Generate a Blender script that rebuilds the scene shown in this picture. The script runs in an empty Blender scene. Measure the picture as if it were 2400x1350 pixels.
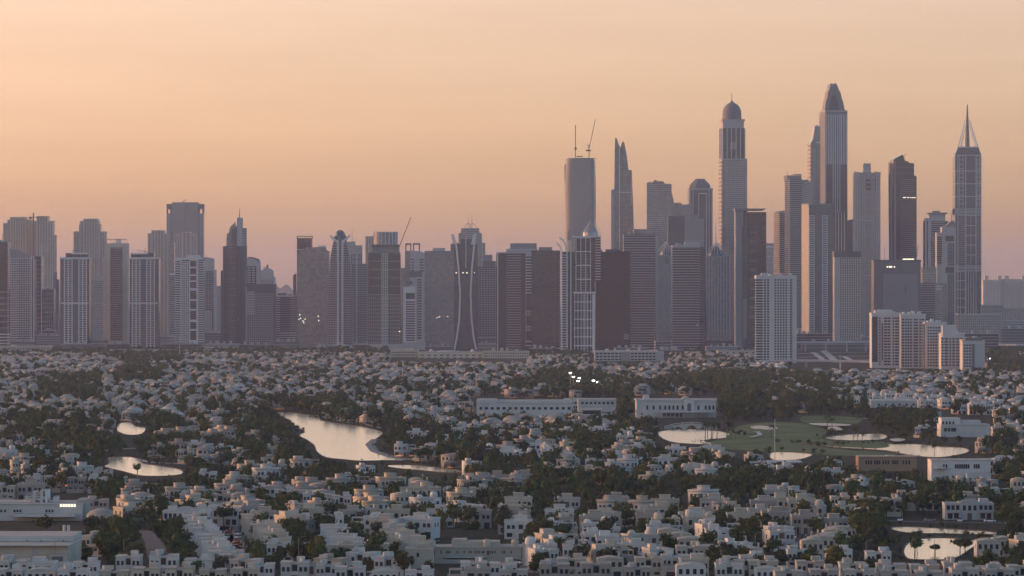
import bpy, math, random
import numpy as np
from mathutils import Vector, Matrix
R = math.radians
rnd = random.Random(7)
sc = bpy.context.scene
COL = sc.collection

# ------------------------------------------------------------------ camera
F, H, YH = 10000.0, 87.0, 690.0          # focal length in photo pixels, eye height (m), horizon row
cam = bpy.data.objects.new('camera', bpy.data.cameras.new('camera')); COL.objects.link(cam)
cam.data.sensor_width = 36; cam.data.lens = 150; cam.data.clip_start = 1; cam.data.clip_end = 150000
cam.data.shift_y = 15 / 2400
cam.location = (0, 0, H); cam.rotation_euler = (R(90), 0, 0); sc.camera = cam

# ------------------------------------------------------------------ sky, sun, exposure
SUN_EL, SUN_AZ = 5.0, -72.0
w = bpy.data.worlds.new('World'); sc.world = w; w.use_nodes = True
nt = w.node_tree; bg = nt.nodes['Background']
sky = nt.nodes.new('ShaderNodeTexSky'); sky.sky_type = 'NISHITA'; sky.sun_disc = False
sky.sun_elevation = R(SUN_EL); sky.sun_rotation = R(SUN_AZ)
sky.air_density = 1.0; sky.dust_density = 3.2; sky.ozone_density = 1.8
tc = nt.nodes.new('ShaderNodeTexCoord'); sp = nt.nodes.new('ShaderNodeSeparateXYZ'); cb = nt.nodes.new('ShaderNodeCombineXYZ')
mx = nt.nodes.new('ShaderNodeMath'); mx.operation = 'MAXIMUM'; mx.inputs[1].default_value = .0
ad = nt.nodes.new('ShaderNodeMath'); ad.operation = 'ADD'; ad.inputs[1].default_value = .024   # thick ground haze: the band at the horizon looks like the sky a little higher up
nt.links.new(tc.outputs['Generated'], sp.inputs[0])
nt.links.new(sp.outputs[0], cb.inputs[0]); nt.links.new(sp.outputs[1], cb.inputs[1])
nt.links.new(sp.outputs[2], mx.inputs[0]); nt.links.new(mx.outputs[0], ad.inputs[0]); nt.links.new(ad.outputs[0], cb.inputs[2])
nt.links.new(cb.outputs[0], sky.inputs[0])
tint = nt.nodes.new('ShaderNodeMix'); tint.data_type = 'RGBA'; tint.blend_type = 'MULTIPLY'
tint.inputs[0].default_value = 1
rp_ = nt.nodes.new('ShaderNodeValToRGB'); el = rp_.color_ramp.elements      # dusty pink low down all round, clean blue overhead
for k_, (p_, c_) in enumerate(((0, (.87, .615, .68)), (.065, (.805, .515, .505)), (.15, (.80, .52, .44)), (.3, (.66, .50, .455)), (.62, (.49, .50, .50)))):
    e_ = el[k_] if k_ < 2 else el.new(p_); e_.position = p_; e_.color = (*c_, 1)
dbl = nt.nodes.new('ShaderNodeVectorMath'); dbl.operation = 'SCALE'; dbl.inputs['Scale'].default_value = 2
nt.links.new(mx.outputs[0], rp_.inputs[0]); nt.links.new(rp_.outputs[0], dbl.inputs[0]); sdn = nt.nodes.new('ShaderNodeVectorMath'); sdn.operation = 'DOT_PRODUCT'; sdn.inputs[1].default_value = (math.sin(R(SUN_AZ)), math.cos(R(SUN_AZ)), 0)
mrs = nt.nodes.new('ShaderNodeMapRange'); mrs.interpolation_type = 'SMOOTHSTEP'; mrs.inputs[1].default_value = -.75; mrs.inputs[2].default_value = .25   # the pink belongs to the sunset side of the sky
nt.links.new(tc.outputs['Generated'], sdn.inputs[0]); nt.links.new(sdn.outputs['Value'], mrs.inputs[0])
sm = nt.nodes.new('ShaderNodeMix'); sm.data_type = 'RGBA'; sm.inputs[6].default_value = (.93, .97, 1.05, 1)
nt.links.new(mrs.outputs[0], sm.inputs[0]); nt.links.new(dbl.outputs[0], sm.inputs[7]); nt.links.new(sm.outputs[2], tint.inputs[7])
nt.links.new(sky.outputs[0], tint.inputs[6]); nt.links.new(tint.outputs[2], bg.inputs[0])
smp = nt.nodes.new('ShaderNodeMapping'); smp.inputs['Scale'].default_value = (5, 5, 70); smp.inputs['Rotation'].default_value = (0, R(1.2), 0)
snz = nt.nodes.new('ShaderNodeTexNoise'); snz.inputs['Scale'].default_value = 1.6; snz.inputs['Detail'].default_value = 5; snz.inputs['Roughness'].default_value = .55
smr = nt.nodes.new('ShaderNodeMapRange'); smr.inputs[1].default_value = .25; smr.inputs[2].default_value = .75; smr.inputs[3].default_value = .95; smr.inputs[4].default_value = 1.05   # faint dust streaks
sml = nt.nodes.new('ShaderNodeVectorMath'); sml.operation = 'SCALE'
nt.links.new(tc.outputs['Generated'], smp.inputs[0]); nt.links.new(smp.outputs[0], snz.inputs['Vector']); nt.links.new(snz.outputs['Fac'], smr.inputs[0])
nt.links.new(tint.outputs[2], sml.inputs[0]); nt.links.new(smr.outputs[0], sml.inputs['Scale']); nt.links.new(sml.outputs[0], bg.inputs[0])
bg.inputs[1].default_value = .126
sl = bpy.data.lights.new('sun', 'SUN'); sl.energy = .22; sl.angle = R(1.5); sl.color = (1, .62, .36)
so = bpy.data.objects.new('sun', sl); COL.objects.link(so)
sd = Vector((math.sin(R(SUN_AZ)) * math.cos(R(SUN_EL)), math.cos(R(SUN_AZ)) * math.cos(R(SUN_EL)), math.sin(R(SUN_EL))))
so.rotation_euler = sd.to_track_quat('Z', 'Y').to_euler(); so.location = (-3000, 3000, 900)
vs = sc.view_settings; vs.view_transform = 'Standard'; vs.look = 'None'; vs.gamma = 1; vs.exposure = 2.0
sc.cycles.use_denoising = True
sc.cycles.max_bounces = 6; sc.cycles.volume_bounces = 0
HAZE = 2.9e-5; HAZE_COL = (.62, .70, .95, 1); HAZE_AN = .2

# ------------------------------------------------------------------ materials
MAT = {}
def mat(name, c, rough=.8, noise=.12, scale=.15, cell=None, ior=None, spec=None, emit=None, metal=0, c2=None, rand=0, roof=None):
    m = bpy.data.materials.new(name); m.use_nodes = True; MAT[name] = m
    t = m.node_tree; b = t.nodes['Principled BSDF']; L = t.links.new
    b.inputs['Roughness'].default_value = rough; b.inputs['Metallic'].default_value = metal
    if ior: b.inputs['IOR'].default_value = ior
    if spec is not None: b.inputs['Specular IOR Level'].default_value = spec
    if emit:
        b.inputs['Emission Color'].default_value = (*c, 1); b.inputs['Emission Strength'].default_value = emit
        b.inputs['Base Color'].default_value = (*c, 1); return m
    co = t.nodes.new('ShaderNodeTexCoord')
    if cell:
        vm = t.nodes.new('ShaderNodeVectorMath'); vm.operation = 'DIVIDE'; vm.inputs[1].default_value = (cell[0], cell[0], cell[1])
        fl = t.nodes.new('ShaderNodeVectorMath'); fl.operation = 'FLOOR'
        nz = t.nodes.new('ShaderNodeTexWhiteNoise'); nz.noise_dimensions = '3D'
        L(co.outputs['Object'], vm.inputs[0]); L(vm.outputs[0], fl.inputs[0]); L(fl.outputs[0], nz.inputs['Vector']); fac = nz.outputs['Value']
    else:
        nz = t.nodes.new('ShaderNodeTexNoise'); nz.inputs['Scale'].default_value = scale; nz.inputs['Detail'].default_value = 5
        L(co.outputs['Object'], nz.inputs['Vector']); fac = nz.outputs['Fac']
    mixn = t.nodes.new('ShaderNodeMix'); mixn.data_type = 'RGBA'
    a = c; d = c2 or c
    lo = 1 - noise * (1.4 if not cell else 1); hi = 1 + noise * (1.4 if not cell else 2)
    mixn.inputs[6].default_value = (*[v * lo for v in a], 1); mixn.inputs[7].default_value = (*[v * hi for v in d], 1)
    L(fac, mixn.inputs[0]); out = mixn.outputs[2]
    if rand:
        oi = t.nodes.new('ShaderNodeObjectInfo'); mr_ = t.nodes.new('ShaderNodeMapRange'); mr_.inputs[3].default_value = 1 - rand; mr_.inputs[4].default_value = 1 + rand; sc_ = t.nodes.new('ShaderNodeVectorMath'); sc_.operation = 'SCALE'
        L(oi.outputs['Random'], mr_.inputs[0]); L(out, sc_.inputs[0]); L(mr_.outputs[0], sc_.inputs['Scale']); out = sc_.outputs[0]
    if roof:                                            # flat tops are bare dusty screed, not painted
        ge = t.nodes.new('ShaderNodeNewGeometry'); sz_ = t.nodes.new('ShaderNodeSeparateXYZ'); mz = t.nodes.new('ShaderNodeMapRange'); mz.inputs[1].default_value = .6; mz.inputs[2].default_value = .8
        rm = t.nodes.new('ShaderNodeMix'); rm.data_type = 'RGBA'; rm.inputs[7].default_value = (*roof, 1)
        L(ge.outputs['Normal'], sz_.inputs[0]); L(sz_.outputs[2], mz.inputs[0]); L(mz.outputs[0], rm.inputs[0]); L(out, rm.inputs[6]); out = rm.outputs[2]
    L(out, b.inputs['Base Color'])
    return m
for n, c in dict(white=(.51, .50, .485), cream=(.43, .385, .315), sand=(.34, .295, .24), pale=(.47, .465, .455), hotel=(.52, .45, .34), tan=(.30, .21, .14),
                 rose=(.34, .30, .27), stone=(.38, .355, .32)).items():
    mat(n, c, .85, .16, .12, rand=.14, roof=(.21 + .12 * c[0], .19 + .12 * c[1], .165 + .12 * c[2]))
mat('villa_glass', (.03, .035, .045), .12, .4, cell=(1.3, 1.5))
mat('door', (.10, .07, .05), .6)
mat('concrete', (.38, .38, .385), .85, .1, .05)
mat('construction', (.32, .295, .27), .9, .1, .03)
mat('beige_concrete', (.52, .46, .39), .85, .12, .05)
mat('dark_concrete', (.11, .11, .115), .7, .15, .05)
mat('apartment', (.50, .50, .505), .85, .08, .05)
mat('white_paint', (.60, .60, .61), .7, .06, .05)
mat('grey_panel', (.22, .22, .23), .8, .08, .03)
mat('slate', (.15, .15, .155), .8, .1, .05)
mat('glass', (.030, .034, .046), .10, .3, cell=(3.1, 3.7), ior=1.75)
mat('blue_glass', (.035, .055, .085), .10, .25, cell=(3.1, 3.7), ior=1.9)
mat('green_glass', (.04, .055, .06), .10, .25, cell=(3.3, 3.7), ior=1.8)
mat('red_glass', (.032, .022, .030), .16, .25, cell=(2.8, 3.7), ior=1.6)
mat('grey_glass', (.20, .19, .19), .14, .15, cell=(4.2, 3.7), ior=1.9)
mat('plum_glass', (.034, .034, .05), .12, .25, cell=(3, 3.7), ior=1.7)
mat('pale_glass', (.15, .17, .19), .15, .2, cell=(3, 3.7), ior=1.8)
mat('steel', (.25, .25, .26), .5, .1, metal=.6)
mat('dark_steel', (.06, .055, .055), .5, .1)
mat('lit', (1, .82, .58), emit=.45)
mat('lamp', (1, .97, .9), emit=7)
mat('ground', (.020, .025, .014), .95, .5, .02, c2=(.036, .034, .024), spec=.05)
mat('lawn', (.058, .092, .034), .95, .5, .02, c2=(.085, .108, .045), spec=.1)
mat('sandtrap', (.46, .40, .32), .95, .1, .1)
mat('asphalt', (.055, .055, .06), .9, .2, .2)
mat('paving', (.33, .31, .29), .9, .12, .2)
mat('leaf_dark', (.024, .038, .016), .9, .5, .5, c2=(.042, .056, .024), spec=.1, rand=.35)
mat('leaf_mid', (.034, .054, .020), .9, .5, .5, c2=(.055, .075, .028), spec=.1, rand=.35)
mat('leaf_olive', (.055, .060, .020), .9, .45, .5, spec=.1, rand=.3)
mat('leaf_grey', (.042, .052, .036), .9, .45, .5, spec=.1, rand=.3)
mat('leaf_yellow', (.085, .078, .022), .9, .45, .5, spec=.1, rand=.25)
mat('bark', (.085, .062, .045), .95, .3, 2)
mat('tyre', (.02, .02, .02), .9, .1)
for n, c in dict(car_white=(.7, .7, .7), car_grey=(.2, .2, .21), car_black=(.02, .02, .025), car_red=(.35, .03, .03)).items():
    mat(n, c, .3, .03)
m = mat('water', (1.0, .89, .68), .16, .03, .01, metal=.95)
t = m.node_tree; b = t.nodes['Principled BSDF']; nz = t.nodes.new('ShaderNodeTexNoise'); nz.inputs['Scale'].default_value = 1; nz.inputs['Detail'].default_value = 4
bp = t.nodes.new('ShaderNodeBump'); bp.inputs['Strength'].default_value = .5; bp.inputs['Distance'].default_value = .2
co = t.nodes.new('ShaderNodeTexCoord'); mp = t.nodes.new('ShaderNodeMapping'); mp.inputs['Scale'].default_value = (.06, .22, .2); t.links.new(co.outputs['Object'], mp.inputs[0]); t.links.new(mp.outputs[0], nz.inputs['Vector'])
t.links.new(nz.outputs['Fac'], bp.inputs['Height']); t.links.new(bp.outputs[0], b.inputs['Normal'])
# mown turf: soft alternating bands
m = MAT['lawn']; t = m.node_tree; b = t.nodes['Principled BSDF']; wv = t.nodes.new('ShaderNodeTexWave'); wv.inputs['Scale'].default_value = .035; wv.inputs['Distortion'].default_value = 4; wv.inputs['Detail Scale'].default_value = .4
co = t.nodes.new('ShaderNodeTexCoord'); mp = t.nodes.new('ShaderNodeMapping'); mp.inputs['Rotation'].default_value = (0, 0, 1.1); t.links.new(co.outputs['Object'], mp.inputs[0]); t.links.new(mp.outputs[0], wv.inputs['Vector'])
mr_ = t.nodes.new('ShaderNodeMapRange'); mr_.inputs[3].default_value = .72; mr_.inputs[4].default_value = 1.3; sc_ = t.nodes.new('ShaderNodeVectorMath'); sc_.operation = 'SCALE'
src = b.inputs['Base Color'].links[0].from_socket; t.links.new(wv.outputs['Fac'], mr_.inputs[0]); t.links.new(src, sc_.inputs[0]); t.links.new(mr_.outputs[0], sc_.inputs['Scale']); t.links.new(sc_.outputs[0], b.inputs['Base Color'])

# ------------------------------------------------------------------ helpers
BF = ((0, 2, 3, 1), (4, 5, 7, 6), (0, 1, 5, 4), (1, 3, 7, 5), (3, 2, 6, 7), (2, 0, 4, 6))
class MB:
    def __init__(s): s.v = []; s.f = []
    def box(s, x0, x1, y0, y1, z0, z1):
        n = len(s.v)
        s.v += [(x, y, z) for z in (z0, z1) for y in (y0, y1) for x in (x0, x1)]
        s.f += [tuple(n + i for i in q) for q in BF]; return s
    def prism(s, pts, y0, y1):                     # outline in x,z pushed back in y
        n = len(s.v); k = len(pts)
        a = sum(pts[i][0] * pts[(i + 1) % k][1] - pts[(i + 1) % k][0] * pts[i][1] for i in range(k))
        if a < 0: pts = pts[::-1]
        s.v += [(x, y0, z) for x, z in pts] + [(x, y1, z) for x, z in pts]
        s.f += [tuple(range(n, n + k)), tuple(range(n + 2 * k - 1, n + k - 1, -1))]
        s.f += [(n + i, n + k + i, n + k + (i + 1) % k, n + (i + 1) % k) for i in range(k)]; return s
    def lathe(s, prof, cx, cy, n=16, sx=1, sy=1, rot=0):    # (radius, z) pairs, bottom first
        k = len(s.v)
        for r, z in prof:
            for i in range(n):
                a = 2 * math.pi * (i + .5) / n + rot
                s.v.append((cx + r * sx * math.cos(a), cy + r * sy * math.sin(a), z))
        for j in range(len(prof) - 1):
            for i in range(n):
                i2 = (i + 1) % n
                s.f.append((k + j * n + i, k + j * n + i2, k + (j + 1) * n + i2, k + (j + 1) * n + i))
        s.f.append(tuple(range(k + n - 1, k - 1, -1))); e = k + (len(prof) - 1) * n
        s.f.append(tuple(range(e, e + n))); return s
    def bar(s, a, b, r, r2=None, n=4):
        a = Vector(a); b = Vector(b); d = (b - a)
        if d.length < 1e-6: return s
        d.normalize(); u = d.cross(Vector((0, 1, 0)) if abs(d.y) < .9 else Vector((1, 0, 0))).normalized(); v = d.cross(u)
        k = len(s.v); r2 = r if r2 is None else r2
        for p, q in ((a, r), (b, r2)):
            for i in range(n):
                t = 2 * math.pi * (i + .5) / n; s.v.append(tuple(p + (u * math.cos(t) + v * math.sin(t)) * q))
        for i in range(n): s.f.append((k + i, k + (i + 1) % n, k + n + (i + 1) % n, k + n + i))
        s.f += [tuple(range(k + n - 1, k - 1, -1)), tuple(range(k + n, k + 2 * n))]; return s
    def path(s, pts, r, n=4):
        for a, b in zip(pts[:-1], pts[1:]): s.bar(a, b, r, n=n)
        return s
    def mesh(s, name, m):
        me = bpy.data.meshes.new(name); me.from_pydata(s.v, [], s.f); me.materials.append(MAT[m] if isinstance(m, str) else m); return me
    def build(s, name, m, parent=None, kind=None, loc=None):
        return link(name, s.mesh(name, m), parent, kind, loc)
def link(name, me, parent=None, kind=None, loc=None):
    o = bpy.data.objects.new(name, me); COL.objects.link(o)
    if parent: o.parent = parent
    if kind: o['kind'] = kind
    if loc: o.location = loc
    return o
def tag(o, label, cat, group=None, kind=None):
    o['label'] = label
    if cat: o['category'] = cat
    if group: o['group'] = group
    if kind: o['kind'] = kind
    return o
def root(name, loc, label, cat, group=None, rz=0):
    o = bpy.data.objects.new(name, None); o.empty_display_size = .5; COL.objects.link(o)
    o.location = loc; o.rotation_euler = (0, 0, rz); return tag(o, label, cat, group)
def gp(px, py, z=0):                                # photo pixel of a ground point -> world
    D = F * (H - z) / (py - YH); return Vector(((px - 1200) / F * D, D, z))
def wx(px, D): return (px - 1200) / F * D
def proj(x, y, z=0): return 1200 + F * x / y, YH + F * (H - z) / y
def Dtop(py, h): return F * (H - h) / (py - YH)     # distance of something h metres tall whose top shows at row py
def sheet(name, pts, m, z, kind='structure', label=None, cat=None):
    from mathutils.geometry import tessellate_polygon
    v = [(p.x, p.y, z) for p in pts]
    tr = tessellate_polygon([[Vector(q) for q in v]])
    fs = []
    for a, b, c in tr:
        n = (Vector(v[b]) - Vector(v[a])).cross(Vector(v[c]) - Vector(v[a])).z
        fs.append((a, b, c) if n > 0 else (c, b, a))
    me = bpy.data.meshes.new(name); me.from_pydata(v, [], fs); me.materials.append(MAT[m])
    return link(name, me, None, kind)
def ribbon(name, pxs, width, m, z, kind='structure'):
    pts = [gp(*p) if not isinstance(p, Vector) else p for p in pxs]; mb = MB(); k = 0
    for i, p in enumerate(pts):
        a = pts[max(0, i - 1)]; b_ = pts[min(len(pts) - 1, i + 1)]; d = (b_ - a); d.z = 0; d.normalize(); n = Vector((-d.y, d.x, 0)) * width / 2
        mb.v += [(p.x + n.x, p.y + n.y, z), (p.x - n.x, p.y - n.y, z)]
        if i: mb.f.append((2 * i - 2, 2 * i - 1, 2 * i + 1, 2 * i))
    return mb.build(name, m, None, kind)
def smooth(pts, n=4):                               # Catmull-Rom through pixel points, closed
    out = []; k = len(pts)
    for i in range(k):
        p0, p1, p2, p3 = (pts[(i + j - 1) % k] for j in range(4))
        for j in range(n):
            t = j / n
            out.append(tuple(.5 * (2 * p1[a] + (p2[a] - p0[a]) * t + (2 * p0[a] - 5 * p1[a] + 4 * p2[a] - p3[a]) * t * t + (3 * p1[a] - p0[a] - 3 * p2[a] + p3[a]) * t ** 3) for a in (0, 1)))
    return out

# ------------------------------------------------------------------ ground, water, lawns, paths
g = MB(); g.v = [(-16000, -400, 0), (16000, -400, 0), (16000, 40000, 0), (-16000, 40000, 0)]; g.f = [(0, 1, 2, 3)]
g.build('ground', 'ground', None, 'structure')
WATER = dict(
    main_lake=[(655, 967), (690, 968), (745, 978), (752, 986), (800, 994), (850, 1001), (893, 1012), (894, 1020), (878, 1032), (872, 1042), (880, 1054), (910, 1068), (952, 1079), (900, 1080), (845, 1081), (800, 1077), (765, 1073), (743, 1060), (736, 1044), (718, 1031), (700, 1021), (714, 1012), (694, 1000), (676, 985), (650, 974)],
    canal=[(900, 1092), (955, 1090), (1020, 1096), (1086, 1106), (1060, 1109), (985, 1103), (930, 1098)],
    west_pond=[(255, 1073), (300, 1071), (330, 1077), (334, 1086), (370, 1092), (422, 1101), (424, 1113), (370, 1117), (325, 1115), (290, 1106), (245, 1095), (256, 1086)],
    little_pond=[(280, 993), (306, 990), (318, 1000), (341, 1003), (333, 1017), (302, 1020), (275, 1011)],
    bridge_pond=[(1540, 1016), (1572, 1008), (1640, 1007), (1690, 1012), (1722, 1024), (1650, 1033), (1690, 1043), (1640, 1042), (1570, 1036)],
    golf_pond=[(1877, 1039), (1960, 1049), (2010, 1052), (2080, 1057), (2130, 1067), (2200, 1073), (2266, 1062), (2262, 1051), (2200, 1047), (2140, 1041), (2080, 1042), (2020, 1042), (1960, 1044)],
    near_golf_pond=[(1808, 1061), (1860, 1061), (1905, 1066), (1872, 1078), (1812, 1079)],
    channel=[(2090, 1237), (2130, 1235), (2220, 1240), (2322, 1247), (2322, 1254), (2220, 1252), (2140, 1251), (2098, 1245)],
    upper_golf_pond=[(1935, 1026), (1985, 1019), (2050, 1017), (2078, 1021), (2070, 1030), (2020, 1033), (1960, 1032)],
    round_pond=[(2118, 1288), (2140, 1267), (2200, 1261), (2250, 1264), (2294, 1271), (2272, 1290), (2235, 1311), (2180, 1313), (2128, 1311)])
WPOLY = {}
for n, p in WATER.items():
    q = smooth(p, 3); WPOLY[n] = q
    o = sheet('lake_water' if 'lake' in n else 'pond_water', [gp(*a) for a in q], 'water', .10)
    # a low stone edge round the water
    mb = MB(); pts = [gp(*a) for a in q]
    for i in range(len(pts)):
        a = pts[i]; b_ = pts[(i + 1) % len(pts)]
        mb.bar((a.x, a.y, .1), (b_.x, b_.y, .1), .35)
    mb.build('shore_edge', 'bark', None, 'structure')
LAWN = [[(1680, 1030), (1730, 1000), (1800, 990), (1890, 993), (1940, 1010), (1925, 1024), (1960, 1035), (2080, 1036), (2090, 1050), (2010, 1051), (1900, 1043), (1880, 1040), (1990, 1056), (2090, 1060), (2095, 1067), (1960, 1068), (1800, 1058), (1700, 1052), (1650, 1040)],
        [(640, 916), (720, 918), (820, 924), (980, 921), (990, 930), (900, 935), (700, 932)],
        [(1480, 903), (1560, 899), (1620, 905), (1590, 922), (1500, 918)],
        [(1820, 940), (1900, 936), (1945, 941), (1940, 950), (1860, 952)],
        [(1880, 976), (1960, 975), (2020, 982), (1990, 996), (1890, 992)], [(1675, 932), (1705, 934), (1690, 952), (1668, 948)]]
LPOLY = []
for i, p in enumerate(LAWN):
    q = smooth(p, 3); LPOLY.append(q); sheet('golf_lawn', [gp(*a) for a in q], 'lawn', .05)
def rolling(poly, step=(2.5, 5), amp=1.5):
    P = np.array([gp(*a)[:2] for a in poly]); x0, y0 = P.min(0); x1, y1 = P.max(0); X, Y = np.meshgrid(np.arange(x0, x1, step[0]), np.arange(y0, y1, step[1])); r = np.zeros(X.shape, bool); dist = np.full(X.shape, 1e9)
    for i in range(len(P)):
        (ax, ay), (bx, by) = P[i], P[(i + 1) % len(P)]
        if ay != by: r ^= ((Y >= min(ay, by)) & (Y < max(ay, by))) & (X < (bx - ax) * (Y - ay) / (by - ay) + ax)
        L2 = (bx - ax) ** 2 + (by - ay) ** 2 + 1e-9; tt = np.clip(((X - ax) * (bx - ax) + (Y - ay) * (by - ay)) / L2, 0, 1); dist = np.minimum(dist, np.hypot(X - ax - tt * (bx - ax), Y - ay - tt * (by - ay)))
    Z = .06 + amp * np.clip(dist / 18, 0, 1) ** 1.5 * (.5 + .35 * np.sin(X * .045 + 1.0) * np.sin(Y * .021) + .25 * np.sin(X * .11 + Y * .05))
    idx = -np.ones(X.shape, int); idx[r] = np.arange(r.sum()); v_ = np.stack([X[r], Y[r], Z[r]], 1).tolist(); f_ = []
    ok = r[:-1, :-1] & r[1:, :-1] & r[:-1, 1:] & r[1:, 1:]
    for i, j in zip(*np.nonzero(ok)): f_.append((idx[i, j], idx[i, j + 1], idx[i + 1, j + 1], idx[i + 1, j]))
    me = bpy.data.meshes.new('golf_lawn'); me.from_pydata(v_, [], f_); me.materials.append(MAT['lawn']); me.polygons.foreach_set('use_smooth', [True] * len(f_)); link('golf_lawn', me, None, 'structure')
rolling(LPOLY[0])
for p in ([(1760, 1004), (1790, 1002), (1822, 1006), (1812, 1011), (1770, 1010)], [(1895, 997), (1930, 996), (1990, 999), (1985, 1002), (1925, 1002)],
          [(1940, 1006), (1960, 1004), (1975, 1012), (1945, 1012)], [(850, 908), (890, 906), (894, 912), (860, 914)],
          [(2085, 1034), (2110, 1032), (2122, 1036), (2100, 1040)]):
    sheet('sand_bunker', [gp(*a) for a in smooth(p, 3)], 'sandtrap', 1.25)
PATHS = [([(880, 1030), (866, 1042), (878, 1058), (920, 1072), (985, 1080)], 5, 'slate'), ([(745, 974), (800, 988), (860, 996), (900, 1005)], 5, 'slate'), ([(188, 1080), (210, 1066), (250, 1055), (320, 1051), (385, 1050)], 5, 'paving'),
         ([(325, 1078), (350, 1084), (420, 1088), (470, 1090)], 4, 'paving'), ([(275, 984), (320, 988), (355, 996)], 5, 'paving'), ([(1740, 1020), (1775, 1016), (1782, 1024), (1760, 1030)], 3, 'paving'),
         ([(505, 1300), (520, 1262), (515, 1235)], 9, 'asphalt'), ([(540, 1300), (548, 1262), (530, 1235)], 8, 'asphalt'), ([(372, 1312), (362, 1270), (345, 1245)], 7, 'asphalt'),
         ([(1200, 1125), (1400, 1124), (1600, 1118)], 9, 'asphalt'), ([(2060, 1221), (2200, 1225), (2400, 1227)], 8, 'asphalt'),
         ([(1255, 1345), (1250, 1325)], 9, 'asphalt'), ([(1870, 1290), (1862, 1265)], 9, 'asphalt'), ([(2020, 982), (2080, 978), (2160, 990), (2190, 1005)], 4, 'paving'),
         ([(1866, 838), (1950, 836), (2046, 834)], 14, 'paving'), ([(1866, 829), (1950, 827), (2046, 826)], 20, 'paving'), ([(1866, 846), (1960, 845), (2046, 843)], 10, 'paving'), ([(1868, 803), (1900, 810), (1930, 822), (1962, 850)], 10, 'paving'), ([(1905, 826), (1925, 840), (1930, 848)], 8, 'paving'), ([(1868, 821), (1960, 818), (2050, 818)], 16, 'asphalt'), ([(1976, 835), (1990, 842), (2000, 848)], 8, 'paving')]
for i, (p, wd, m) in enumerate(PATHS): ribbon('footpath' if m != 'asphalt' else 'road', p, wd, m, 1.4 if p[0] == (1740, 1020) else .2)

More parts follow.
